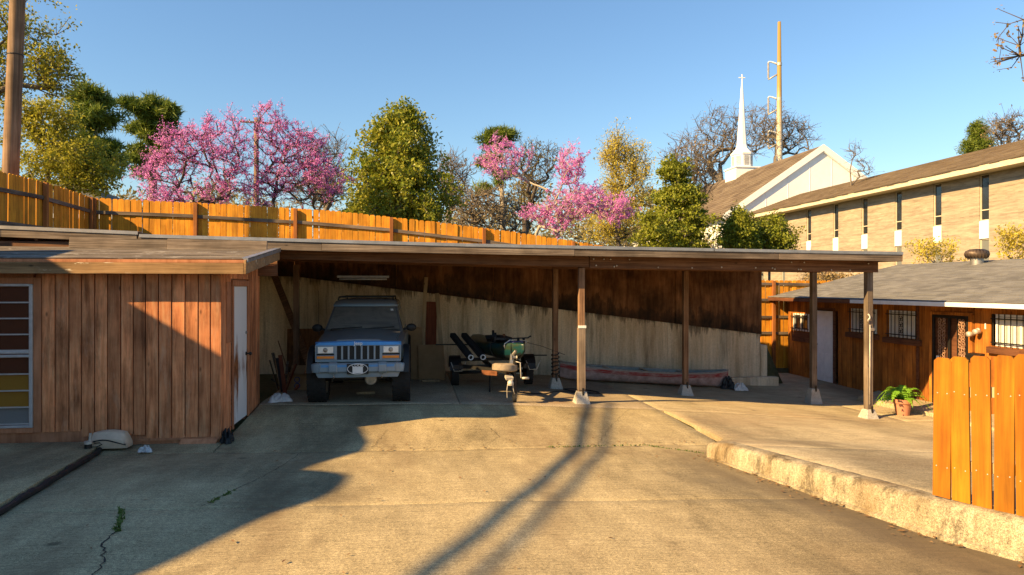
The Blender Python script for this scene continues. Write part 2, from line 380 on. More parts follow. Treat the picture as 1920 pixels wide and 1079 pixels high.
# ------------------------------------------------------------------ ground heights
def interp2(us, vs, tab, u, v):
    us = np.asarray(us); vs = np.asarray(vs); tab = np.asarray(tab)
    u = min(max(u, us[0]), us[-1]); v = min(max(v, vs[0]), vs[-1])
    i = min(max(int(np.searchsorted(us, u)) - 1, 0), len(us)-2); j = min(max(int(np.searchsorted(vs, v)) - 1, 0), len(vs)-2)
    a = (u-us[i])/(us[i+1]-us[i]); b = (v-vs[j])/(vs[j+1]-vs[j])
    return float((1-a)*(1-b)*tab[j][i] + a*(1-b)*tab[j][i+1] + (1-a)*b*tab[j+1][i] + a*b*tab[j+1][i+1])
DU = [-14, -9, -2.7, .8, 4.5, 7]; DV = [-6, 0, 4.6, 6.6, 9.7, 12.42, 15, 17.6]
DT = [[-1.2,-1.2,-1.2,-1.2,-1.3,-1.3], [-1.55,-1.55,-1.55,-1.56,-1.66,-1.7], [-1.82,-1.84,-1.85,-1.90,-2.09,-2.2], [-1.93,-1.95,-1.98,-2.05,-2.17,-2.25],
      [-2.13,-2.15,-2.20,-2.27,-2.31,-2.4], [-2.02,-2.02,-2.02,-2.08,-2.27,-2.42], [-2.03,-2.03,-2.04,-2.10,-2.30,-2.5], [-2.05,-2.05,-2.05,-2.12,-2.32,-2.44]]
UU = [3.3, 4.5, 9.1, 12, 16]; UV = [-6, 2, 4.65, 8.5, 9.9, 12.42, 15, 17.6, 22]
UT = [[-1.3,-1.3,-1.4,-1.5,-1.6], [-1.62,-1.62,-1.8,-1.9,-2], [-1.80,-1.80,-2.02,-2.14,-2.2], [-2.04,-2.04,-2.36,-2.46,-2.5], [-2.20,-2.27,-2.46,-2.54,-2.6],
      [-2.21,-2.27,-2.63,-2.66,-2.66], [-2.24,-2.30,-2.70,-2.68,-2.68], [-2.26,-2.32,-2.60,-2.66,-2.66], [-2.2,-2.3,-2.6,-2.66,-2.66]]
def GD(u, v): return interp2(DU, DV, DT, u, v)
def GU(u, v): return interp2(UU, UV, UT, u, v)
KERB = [(3.95, 8.95), (4.46, 5.43), (4.72, 4.79), (5.6, 2.4), (7.4, -3.0)]
def kerb_u(v):
    for (a, b) in zip(KERB[:-1], KERB[1:]):
        if b[1] <= v <= a[1]: return a[0] + (b[0]-a[0])*(v-a[1])/(b[1]-a[1])
    return KERB[0][0] + (v-8.95)*.58 if v > 8.95 else KERB[-1][0]
def joint_u(v): return 4.5 if v >= 9.9 else kerb_u(v)
def step_u(v): return -4.15 + (v-9.87)*(-.174)

def slab(name, u0, u1, v0, v1, H, mat, parent, nu=24, nv=24, gap=.007, dz=0., thick=.09):
    """one concrete panel between u0(v)..u1(v), v0..v1 following the ground, edges eased"""
    f0 = u0 if callable(u0) else (lambda v, q=u0: q); f1 = u1 if callable(u1) else (lambda v, q=u1: q)
    mb = MB(); idx = {}
    tv = [0, .0001] + [j/nv for j in range(nv+1)][1:-1] + [.9999, 1]; tu = [0, .0001] + [i/nu for i in range(nu+1)][1:-1] + [.9999, 1]
    V0, V1 = v0+gap, v1-gap; r2 = random.Random(hash(name) % 1000)
    for j, b in enumerate(tv):
        for i, a in enumerate(tu):
            vb = b
            if j == 1: vb = .012/(V1-V0)
            if j == len(tv)-2: vb = 1-.012/(V1-V0)
            v = V0 + (V1-V0)*vb; A, B = f0(v)+gap, f1(v)-gap; aa = a
            if i == 1: aa = .012/(B-A)
            if i == len(tu)-2: aa = 1-.012/(B-A)
            u = A + (B-A)*aa
            z = H(u, v) + dz + .004*math.sin(u*3.1+v*1.7) + .003*math.sin(v*4.3-u*1.1)
            if i in (0, len(tu)-1) or j in (0, len(tv)-1): z -= .007
            idx[i, j] = len(mb.v); mb.v.append((u, v, z))
    I, J = len(tu), len(tv)
    for j in range(J-1):
        for i in range(I-1): mb.f.append((idx[i,j], idx[i+1,j], idx[i+1,j+1], idx[i,j+1])); mb.m.append(0)
    ring = [(i,0) for i in range(I)] + [(I-1,j) for j in range(1,J)] + [(i,J-1) for i in range(I-2,-1,-1)] + [(0,j) for j in range(J-2,0,-1)]
    low = []
    for q in ring:
        p = mb.v[idx[q]]; low.append(len(mb.v)); mb.v.append((p[0], p[1], p[2]-thick))
    for k in range(len(ring)):
        k2 = (k+1) % len(ring); mb.f.append((idx[ring[k]], low[k], low[k2], idx[ring[k2]])); mb.m.append(0)
    return mb.build(name, mat, parent, smooth=True, angle=50)

drive = tag(bpy.data.objects.new("driveway", None), "worn tan concrete driveway and carport floor cast in jointed panels", None, None, "structure"); COL.objects.link(drive)
slab("concrete_panel", step_u, lambda v: kerb_u(v)+.12, 6.6, 9.7, GD, M['drive'], drive, 34, 22)
slab("concrete_panel", lambda v: step_u(v), lambda v: kerb_u(v)+.12, 0.5, 6.6, GD, M['drive'], drive, 40, 30)
slab("concrete_panel", -2.66, lambda v: joint_u(v), 9.7, 12.42, GD, M['drive'], drive, 30, 18)
slab("concrete_panel", -2.66, .8, 12.42, 17.6, GD, M['slab'], drive, 20, 20, dz=.012)
slab("concrete_panel", .8, 4.5, 12.42, 17.6, GD, M['slab'], drive, 20, 20, dz=.008)
slab("concrete_panel", 4.5, 9.6, 12.42, 17.6, GU, M['patio'], drive, 24, 24)
slab("concrete_panel", -12, step_u, 3.0, 10.15, GD, M['drive'], drive, 20, 20, dz=.075, thick=.2, gap=.03)
slab("concrete_panel", lambda v: step_u(v), -2.66, 9.7, 10.22, GD, M['drive'], drive, 12, 6)
patio = tag(bpy.data.objects.new("patio", None), "tan concrete patio between the low kerb and the wooden house", None, None, "structure"); COL.objects.link(patio)
slab("concrete_panel", lambda v: joint_u(v)+.10, 11.5, 8.4, 12.42, GU, M['patio'], patio, 30, 26)
slab("concrete_panel", lambda v: kerb_u(v)+.10, 11.5, 0.5, 8.4, GU, M['patio'], patio, 24, 26)
slab("concrete_panel", 9.6, 11.5, 12.42, 17.6, GU, M['patio'], patio, 10, 20)
slab("concrete_panel", 9.2, 12.2, 17.6, 21, GU, M['patio'], patio, 8, 10)

# earth under and round the paving, rising behind the retaining wall, one sheet to the horizon
def earth_top(u): return np.interp(u, [-60,-8,-2.2,2.6,5.4,9.8,14,40], [.5,.42,.2,-.3,-.7,-1.55,-2.1,-2.6])
def earth():
    us = np.unique(np.concatenate([np.linspace(-12, 16, 57), np.array([-900,-500,-250,-140,-90,-60,-45,-32,-24,-18,-14,18,21,25,30,36,45,60,80,110,150,220,320,500,900])]))
    vs = np.unique(np.concatenate([np.linspace(-4, 17.55, 44), np.array([-900,-300,-100,-40,-15,-8,17.72,18.6,20,22,25,30,36,44,54,66,80,100,130,170,230,320,480,700,1100,1600])]))
    mb = MB(); W = len(us)
    for v in vs:
        for u in us:
            if v < 17.6:
                k = kerb_u(v)+.1 if v < 9.3 else 4.5
                z = (GD(u, v) if u < k else GU(u, v)) - .055
                if v < 11 and abs(u-k) < 1.2: z = min(GD(u, v), GU(u, v)) - .14
                if u < -10: z = min(z, -2.3)
            else:
                z = float(earth_top(u)) if u < 9.3 else float(np.interp(u, [9.3,10,16,40], [-1.2,-2.7,-2.7,-2.6]))
                if v > 21: z = float(earth_top(u))*max(0, 1-(v-21)/40) + (-.8)*min(1, (v-21)/40)
            mb.v.append((u, v, z))
    for j in range(len(vs)-1):
        for i in range(W-1): mb.f.append((j*W+i, j*W+i+1, (j+1)*W+i+1, (j+1)*W+i)); mb.m.append(0)
    tag(mb.build("ground", [M['ground']], None, smooth=True), None, None, None, "structure")
earth()

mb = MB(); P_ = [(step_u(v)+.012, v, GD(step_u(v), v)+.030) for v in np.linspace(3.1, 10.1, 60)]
rr_ = random.Random(3); mb.tube([(x+rr_.uniform(-.006,.006), y, z+rr_.uniform(-.008,.008)) for x, y, z in P_], [.032+rr_.uniform(-.006,.008) for _ in P_], 7); mb.build("edge_shade_strip", M['black'], drive)  # black strip stands in for the shade on the raised slab's edge face
# cracks with weeds
def crack(name, pts, H, w, parent, seed=1):
    r2 = random.Random(seed); P = []
    for (a, b) in zip(pts[:-1], pts[1:]):
        n = max(2, int(math.dist(a, b)/.06))
        for k in range(n): P.append((a[0]+(b[0]-a[0])*k/n + r2.uniform(-.018,.018), a[1]+(b[1]-a[1])*k/n + r2.uniform(-.018,.018)))
    P.append(pts[-1]); mb = MB()
    for k, p in enumerate(P):
        q = P[min(k+1, len(P)-1)]; o = P[max(k-1, 0)]; t = Vector((q[0]-o[0], q[1]-o[1], 0)).normalized(); s = Vector((-t.y, t.x, 0))
        ww = w*r2.uniform(.4, 1.2)*(1 if 0 < k < len(P)-1 else .1)
        for sg in (-1, 1):
            x, y = p[0]+s.x*ww/2*sg, p[1]+s.y*ww/2*sg; mb.v.append((x, y, H(x, y)+.0085))
    for k in range(len(P)-1): mb.f.append((2*k, 2*k+1, 2*k+3, 2*k+2)); mb.m.append(0)
    mb.build(name, M['dirt'], parent); return P
crackA = crack("crack", [(-2.58,6.58),(-2.42,6.15),(-2.33,5.83),(-2.3,5.55),(-2.12,5.1),(-2.05,4.8),(-1.8,4.2)], GD, .013, drive, 1)
crackB = crack("crack", [(-1.92,6.62),(-1.86,7.0),(-1.75,7.56),(-1.62,8.3),(-1.55,9.0),(-1.5,9.66)], GD, .008, drive, 2)
crackC = crack("crack", [(.9,9.75),(1.25,10.3),(1.15,10.9)], GD, .005, drive, 3)
crackD = crack("crack", [(-.6,9.75),(-.5,10.25),(-.42,10.8)], GD, .005, drive, 4)
crackE = crack("crack", [(2.6,9.74),(3.2,11.0),(3.9,12.3)], GD, .004, drive, 5)
M['weed'] = leafmat('weed_green', [(.06,.11,.02), (.10,.16,.03), (.16,.20,.05)], .3)
def tufts(pts, H, n, h, seed, spread=.02):
    r2 = random.Random(seed); mb = MB()
    for k in range(n):
        p = r2.choice(pts); x, y = p[0]+r2.gauss(0, spread), p[1]+r2.gauss(0, spread); z = H(x, y)+.004
        a = r2.uniform(0, 6.28); hh = h*r2.uniform(.3, 1.1); w = .006+.006*r2.random(); lx, ly = r2.gauss(0, .6)*hh, r2.gauss(0, .6)*hh
        c, s = math.cos(a)*w, math.sin(a)*w
        mb.add([(x-c,y-s,z),(x+c,y+s,z),(x+lx*.6+c*.7,y+ly*.6+s*.7,z+hh*.7),(x+lx,y+ly,z+hh)], [(0,1,2),(0,2,3)])
    return mb
jointpts = [(1.9+.03*k, 9.72) for k in range(50)] + [(3.35+.014*k, 9.66-.016*k) for k in range(40)]
w = tufts(crackA[:12], GD, 150, .035, 3, .012).build("weeds", M['weed']); tag(w, "green weeds filling the cracked concrete in the shade", "weeds", None, "stuff")
w = tufts(crackB[3:12], GD, 90, .022, 4, .012).build("weeds", M['weed']); tag(w, "low weeds along the slanting crack in the drive", "weeds", None, "stuff")
w = tufts(jointpts, GD, 220, .022, 5, .013).build("weeds", M['weed']); tag(w, "yellow-green weeds in the drive joint leading to the kerb", "weeds", None, "stuff")

# kerb: battered low wall with a rounded nose
def kerb():
    mb = MB(); r2 = random.Random(4); pts = []
    for (a, b) in zip(KERB[:-1], KERB[1:]):
        n = max(2, int(math.dist(a, b)/.07))
        pts += [(a[0]+(b[0]-a[0])*k/n, a[1]+(b[1]-a[1])*k/n) for k in range(n)]
    rings = []
    for k, p in enumerate(pts):
        q = pts[min(k+1, len(pts)-1)]; o = pts[max(k-1, 0)]
        t = Vector((q[0]-o[0], q[1]-o[1])).normalized(); nrm = Vector((-t.y, t.x)) ; nrm = nrm if nrm.x > 0 else -nrm   # towards the patio
        top = GU(max(p[0], 4.5) if p[1] < 8.5 else p[0]+.4, p[1]) + .035; bot = GD(p[0]-.1, p[1]) - .08
        nose = min(1, .12 + (k*.07)/.28) if k < 5 else 1
        jit = lambda m: r2.uniform(-m, m)
        Hh = top - bot; prof = [(-.17, 0), (-.165, .30), (-.135, .33), (-.125, .62), (-.115, .86), (-.09, .965), (-.04, 1.0), (.07, 1.0), (.115, .985), (.13, .9), (.13, 0)]
        ring = []
        for (a, b) in prof:
            sc = math.sin(nose*math.pi/2) if nose < 1 else 1
            hh = b*Hh*(sc*.35+.65 if nose < 1 else 1) + jit(.003)
            w_ = a*sc + jit(.0035); ring.append((p[0]+nrm.x*w_, p[1]+nrm.y*w_, bot+hh))
        rings.append(ring)
    mb.loft(rings); o = mb.build("kerb_wall", M['kerb'], None, smooth=True, angle=55)
    tag(o, "low stained concrete kerb wall with a rounded end beside the drive", "kerb")
kerb()

# ------------------------------------------------------------------ fences
def picket_mesh(name, w, t, h, mat, ear=.028):
    mb = MB(); mb.prism([(-w/2, 0), (w/2, 0), (w/2, h-ear), (w/2-ear, h), (-w/2+ear, h), (-w/2, h-ear)], -t/2, t/2, 'y')
    return mb.mesh(name, mat)
def fence(name, label, a, b, topf, hp, pw, mat, postmat, side, rails=(.42, 1.15), post_every=2.4, gap=.002, seed=1, group=None, top_jit=.008, railmat=None, rail_s=(.038,.085), skip_posts=False, post_extra=-.02, botf=None):
    """pickets from a to b in plan; rails and posts on the side given by the sign of side"""
    r2 = random.Random(seed); A, B = Vector((*a, 0)), Vector((*b, 0)); L = (B-A).length; d = (B-A)/L; nrm = Vector((d.y, -d.x, 0))*side
    th = math.atan2(d.y, d.x)
    root = thing(name, label, 'fence', (a[0], a[1], topf(0)-hp), 0, group); base = Vector(root.location)
    n = int(L/(pw+gap)); variants = [picket_mesh("picket", pw*r2.uniform(.985, 1.005), .017, hp, mat, pw*r2.uniform(.17, .24)) for _ in range(4)]
    for k in range(n):
        s = (k+.5)*L/n; p = A + d*s; p.z = topf(s) - hp + r2.uniform(-top_jit, top_jit)
        sz = 1.0
        if botf: sz = (topf(s)-botf(s))/hp; p.z = botf(s)
        inst("picket", variants[r2.randrange(4)], root, p - base + nrm*r2.uniform(-.002,.002), (r2.gauss(0,.004), r2.gauss(0,.006), th + r2.gauss(0, .012)), (1,1,sz))
    m = max(1, round(L/post_every))
    for k in range(m):
        s0, s1 = L*k/m, L*(k+1)/m
        for dz in rails:
            p0 = A + d*(s0+.01) + nrm*.034; p1 = A + d*(s1-.01) + nrm*.034; p0.z = topf(s0)-dz; p1.z = topf(s1)-dz + r2.uniform(-.015,.015)
            mb = MB(); mb.bar((0,0,0), (p1-p0).length*Vector((1,0,0)), rail_s[0], rail_s[1])
            dd = p1-p0; mb.build("rail", railmat or M['rail'], root, p0-base, (0, -math.asin(dd.z/dd.length), th), bevel=.004)
    if not skip_posts:
        for k in range(m+1):
            s = min(max(L*k/m, .05), L-.05); p = A + d*s + nrm*.064; mb = MB(); mb.box(-.045,.045,-.045,.045,0,hp+post_extra)
            p.z = topf(s)-hp; mb.build("post", postmat, root, p-base, (0,0,th), bevel=.006)
    return root
ftu = [-7.95,-5.09,-2.17,.32,2.61,5.44,9.2]; ftz = [2.24,2.15,2.02,1.78,1.52,1.11,.55]
fence("picket_fence", "long orange cedar picket fence stepping down behind the carport roof", (-7.95, 18.6), (9.2, 18.6), lambda s: float(np.interp(s-7.95, ftu, ftz)), 1.85, .142, M['cedar'], M['cedar_post'], 1, rails=(.36, 1.0, 1.6), seed=3)
fence("picket_fence", "shaded cedar picket fence running beside the utility pole", (-8.0, 11.9), (-8.0, 18.55), lambda s: 2.27 - .03*math.sin(s), 1.95, .14, M['cedar'], M['cedar_post'], 1, rails=(.36, 1.0, 1.6), seed=5, gap=.006)
fence("picket_fence", "tall orange fence between retaining wall and wooden house", (8.9, 20.35), (15.5, 20.35), lambda s: .25 - .008*s, 2.75, .142, M['cedar'], M['cedar_post'], 1, rails=(.12, .62, 1.15, 1.66), seed=8, gap=.005)
fence("picket_fence", "bright orange dog-eared picket fence standing on the concrete kerb", (4.455, 5.46), (4.98, 4.1), lambda s: -.612 + .085*s/.68, 1.19, .146, M['cedar_new'], M['cedar_new'], -1, rails=(.30, .92), seed=9, gap=.006, skip_posts=True, top_jit=.004, railmat=M['light_wood'], botf=lambda s: -1.80 + .012*s)
def nails():
    root = [o for o in COL.objects if o.name.startswith("picket_fence") and "dog-eared" in o["label"]][0]
    mb = MB(); mb.lathe([(0,.0),(.0055,.0),(.005,.003),(0,.004)], 8, (0,0,0), 'y'); me = mb.mesh("nail", M['steel_pale'])
    for o in [c for c in root.children if c.name.startswith("picket")]:
        for z in (.27, .89):
            for x in (-.04, .045):
                q = o.matrix_basis @ Vector((x+rnd.uniform(-.006,.006), 0, z+rnd.uniform(-.012,.012)))
                n = o.matrix_basis.to_3x3() @ Vector((0,-1,0))
                inst("nail", me, root, q + n*.0085, (0,0,o.rotation_euler.z+math.pi))
nails()
# ------------------------------------------------------------------ retaining wall
def retaining():
    root = thing("retaining_wall", "stained concrete retaining wall with sloping top at the back of the carport", "wall", (0, 17.5, -2.1))
    us = [-9.0, -5.2, -2.9, .38, 2.95, 4.42, 6.6, 8.05, 9.2]; r2 = random.Random(3)
    top = lambda u: -.1255*u - .075 if u > -3 else .30
    for a, b in zip(us[:-1], us[1:]):
        mb = MB(); n = max(3, int((b-a)/.12)); y = 17.5 - 17.5 + r2.uniform(0, .012)
        rings = []
        for k in range(n+1):
            u = a+.004 + (b-a-.008)*k/n; tz = top(u) + r2.uniform(-.012, .008) + 2.1; bz = -.75
            rings.append([(u, y, bz), (u, y, tz-.03), (u, y+.02, tz), (u, y+.2, tz), (u, y+.2, bz)])
        mb.loft(rings)
        o = mb.build("wall_panel", M['wall'], root)
    # low footing ledge at the right-hand end
    mb = MB(); mb.box(7.0, 9.6, -.22, -.006, -.75, -.28); mb.build("footing", M['wall'], root, bevel=.02)
    # the short return that closes the corner towards the house
    mb = MB(); mb.box(9.215, 9.4, .02, 2.8, -.75, .55); mb.build("return_wall", M['wall'], root, bevel=.01)
retaining()
for o in list(COL.objects):      # the wall material reads heights in eye-level coordinates
    if o.name.startswith(("wall_panel", "footing", "return_wall")) and o.parent and o.parent.name == "retaining_wall":
        o.data.transform(Matrix.Translation((0, 17.5, -2.1))); o.location = (0, -17.5, 2.1)

# ------------------------------------------------------------------ carport
M['grey_metal'] = plain('dusty_fixture', (.26,.24,.21), .7)
def carport():
    root = thing("carport", "long open carport of dark timber with a flat metal-edged roof", "carport", (3.1, 12.9, -2.2)); B = Vector(root.location)
    def P(name, mb, mat, **k):
        o = mb.build(name, mat, root, **k); o.location = -B; return o
    topz = lambda u: float(np.interp(u, [-9, -2.5, 3.2, 9.5], [1.05, .83, .765, .70]))
    V0, V1 = 12.45, 18.1; rise = .10
    # roof sheets
    for a, b in ((-9.0, -4.62), (-4.6, -1.0), (-.98, 3.3), (3.32, 6.4), (6.42, 9.47)):
        lift = .045 if b < -4 else 0; mb = MB(); r = []
        for u in (a, b):
            z = topz(u) + lift; r.append([(u, V0, z-.035), (u, V1, z+rise-.035), (u, V1, z+rise-.012), (u, V0, z-.012)])
        mb.loft(r); P("roof_sheet", mb, [M['deck']])
    # weathered fascia in lengths, metal drip edge over it
    for a, b, dv in ((-9.0, -4.62, 0.0), (-4.6, -1.6, .004), (-1.597, 2.9, 0), (2.903, 6.9, .003), (6.903, 9.45, 0)):
        lift = .045 if b < -4 else 0; mb = MB(); r = []
        for u in (a, b):
            z = topz(u) + lift - .038; r.append([(u, V0-.042+dv, z-.15), (u, V0-.004, z-.15), (u, V0-.004, z), (u, V0-.042+dv, z)])
        mb.loft(r); P("fascia_board", mb, [M['grey_wood']], bevel=.004)
    for a, b in ((-9.0, -4.6), (-4.58, .9), (.87, 5.6), (5.57, 9.49)):
        lift = .045 if b < -4 else 0; mb = MB(); r = []
        for u in (a, b):
            z = topz(u) + lift; r.append([(u, V0-.058, z-.058), (u, V0-.046, z-.06), (u, V0-.046, z-.012), (u, V0+.12, z-.008), (u, V0+.12, z+.002), (u, V0-.055, z-.002)])
        mb.loft(r); P("drip_edge", mb, [M['metal_edge']])
    mb = MB(); z = topz(9.47); mb.loft([[(9.452, V0-.04, z-.19), (9.49, V0-.04, z-.19), (9.49, V0-.04, z-.04), (9.452, V0-.04, z-.04)], [(9.452, V1, z-.19+rise), (9.49, V1, z-.19+rise), (9.49, V1, z-.04+rise), (9.452, V1, z-.04+rise)]])
    P("barge_board", mb, [M['grey_wood_y']], bevel=.004)
    # rafters
    rf = []
    for k in range(31):
        u = -8.6 + k*.6
        if u > 9.4: break
        mb = MB(); z = topz(u) - .037; mb.loft([[(u-.02, V0, z-.14), (u+.02, V0, z-.14), (u+.02, V0, z), (u-.02, V0, z)], [(u-.02, V1, z-.14+rise), (u+.02, V1, z-.14+rise), (u+.02, V1, z+rise), (u-.02, V1, z+rise)]])
        P("rafter", mb, [M['rafter']])
    # beams: doubled front beam, middle beam, back plate
    def beam(a, b, v, h, w=.04, drop=.18, tilt=0):
        mb = MB(); r = []
        for u in (a, b):
            z = topz(u) - drop + rise*(v-V0)/(V1-V0); r.append([(u, v-w/2, z-h), (u, v+w/2, z-h), (u, v+w/2, z), (u, v-w/2, z)])
        mb.loft(r); return P("beam", mb, [M['beam']], bevel=.005)
    beam(-8.8, 3.27, 12.80, .21); beam(3.275, 9.22, 12.78, .23, drop=.175)
    beam(-8.8, 3.1, 12.93, .21); beam(3.1, 9.1, 12.93, .23, drop=.175)
    beam(-8.8, 3.0, 15.0, .22, .045); beam(3.01, 9.35, 14.98, .22, .045); beam(3.6, 9.3, 15.08, .22, .045)
    beam(-8.8, 9.3, 17.46, .15, .05)
    # bolts on the front beam
    mb0 = MB(); mb0.lathe([(0,-.0),(.014,-.0),(.014,-.01),(.008,-.014),(0,-.014)], 10, (0,0,0), 'y'); me = mb0.mesh("bolt", M['steel_pale'])
    r2 = random.Random(2)
    for u in (3.35,3.55,3.68,3.80,4.05,4.62,5.3,5.9,6.6,7.0,7.35,7.5,7.62,8.2,8.6,9.0,3.4,3.75,6.95,7.55):
        z = topz(u) - .175 - r2.choice((.05, .17, .19)); inst("bolt", me, root, Vector((u, 12.757, z)) - B)
    # posts on tapered concrete piers
    def post(u, v, w, topo, mat, H, lean=0., pierk=1, cased=None, px=0):
        g = H(u, v); ph = .24*pierk; z1 = topz(u) - topo + rise*(v-V0)/(V1-V0)
        mb = MB(); mb.box(-w/2, w/2, -w/2, w/2, 0, z1-(g+ph)+.004)
        o = mb.build("post", mat, root, Vector((u, v, g+ph-.004)) - B, (0, lean, R(rnd.uniform(-2, 2))), bevel=.008)
        mb = MB(); a, b = .165, .085
        mb.hexa([(-a,-a,-.06),(a,-a,-.06),(a,a,-.06),(-a,a,-.06),(-b,-b,ph),(b,-b,ph),(b,b,ph),(-b,b,ph)])
        p = mb.build("pier", M['pier'], o, bevel=.015); p.location = (0, 0, -ph); p.rotation_euler = (0, -lean, 0)
        mb = MB(); mb.box(-.016, .016, -.09, -.068, -.02, .12); s = mb.build("strap", M['iron'], o); s.location = (.01, .012 - w/2 + .03, -.05)
        return o
    p1 = post(3.14, 12.87, .115, .40, M['post'], GD)
    mb = MB(); mb.box(-.068, .068, -.068, .068, -.0, 1.18); mb.build("casing", M['post_grey'], p1, (0,0,.02), bevel=.006)
    mb = MB(); mb.box(-.075, .075, -.078, -.05, 1.2, 1.25); mb.build("bracket", M['pvc'], p1)
    p2 = post(9.08, 12.87, .125, .18, M['post_grey'], GU, pierk=.8)
    mb = MB(); mb.box(.005, .075, -.085, -.06, 1.58, 1.64); mb.build("bracket", M['steel'], p2)
    mb = MB(); mb.tube([(-.05,-.07,1.75),(-.075,-.09,1.80),(-.05,-.11,1.84),(-.03,-.08,1.88),(-.06,-.07,1.92)], .016, 6); mb.tube([(-.02,-.068,.1),(-.015,-.068,1.7)], .012, 6); mb.build("conduit", M['steel_pale'], p2, smooth=True)
    post(3.07, 15.0, .115, .40, M['post'], GD); post(6.08, 15.02, .115, .40, M['post'], GU); p5 = post(9.2, 15.02, .125, .40, M['post_grey'], GU, pierk=1.5)
    post(-2.45, 15.0, .115, .40, M['post'], GD)
    # rope wound on the foot of the inner post
    # plywood skin above the retaining wall
    us = [-5.4, -2.9, -.45, 1.98, 4.43, 6.85, 9.22]
    for a, b in zip(us[:-1], us[1:]):
        mb = MB(); r = []
        for u in (a+.003, b-.003):
            lo = -.1255*u - .095 if u > -3 else .28
            hi = topz(u) + .02 if u > -.3 else topz(u) - .02
            r.append([(u, 17.478, lo), (u, 17.494, lo), (u, 17.494, hi-.08), (u, 17.478, hi-.08)])
        mb.loft(r); P("plywood_panel", mb, [M['ply']])
    for u in (4.43, 6.85):
        mb = MB(); mb.box(u-.045, u+.045, 17.45, 17.474, -.1255*u-.05, topz(u)-.1); P("batten", mb, [M['ply']])
    # strip light under the beam
    mb = MB(); mb.box(-1.5, -.5, 13.86, 13.98, .19, .235); L = P("strip_light", mb, [M['grey_metal']], bevel=.01)
    mb = MB(); mb.tube([(-1.46,13.92,.165),(-.54,13.92,.165)], .019, 10); P2 = mb.build("tube_lamp", M['grey_metal'], L, smooth=True)
    mb = MB()
    for u in (-1.3, -.7): mb.tube([(u,13.92,.235),(u,13.92,.60)], .004, 5)
    mb.build("hanger", M['iron'], L)
carport()

# rope on post, cords on the floor
def floor_curve(name, label, cat, pts, r, mat, H, n=14):
    P = []; k = len(pts)
    for i in range(k-1):
        p0, p1, p2, p3 = [Vector((*pts[min(max(j,0),k-1)], 0)) for j in (i-1, i, i+1, i+2)]
        for s in range(n):
            t = s/n; q = .5*((2*p1)+(-p0+p2)*t+(2*p0-5*p1+4*p2-p3)*t*t+(-p0+3*p1-3*p2+p3)*t**3); P.append((q.x, q.y, H(q.x,q.y)+r+.012))
    o = MB().tube(P, r, 6).build(name, mat, smooth=True); return tag(o, label, cat)
floor_curve("electric_cord", "thin black cord lying loose round the inner post's pier", "cord", [(2.2,14.0),(2.6,13.9),(3.0,14.35),(3.5,14.2),(3.9,14.4),(3.6,14.8),(3.2,14.75),(3.4,14.45),(3.95,14.2)], .011, M['black'], GD)
mb = MB(); P = []
for k in range(90):
    a = k*.45; P.append((3.07+.085*math.cos(a), 15.0+.085*math.sin(a), GD(3.07,15)+.27+.006*k+.012*math.sin(k)))
tag(mb.tube(P, .012, 6).build("rope_coil", M['rubber'], smooth=True), "dark rope wound round the foot of the inner post", "rope")

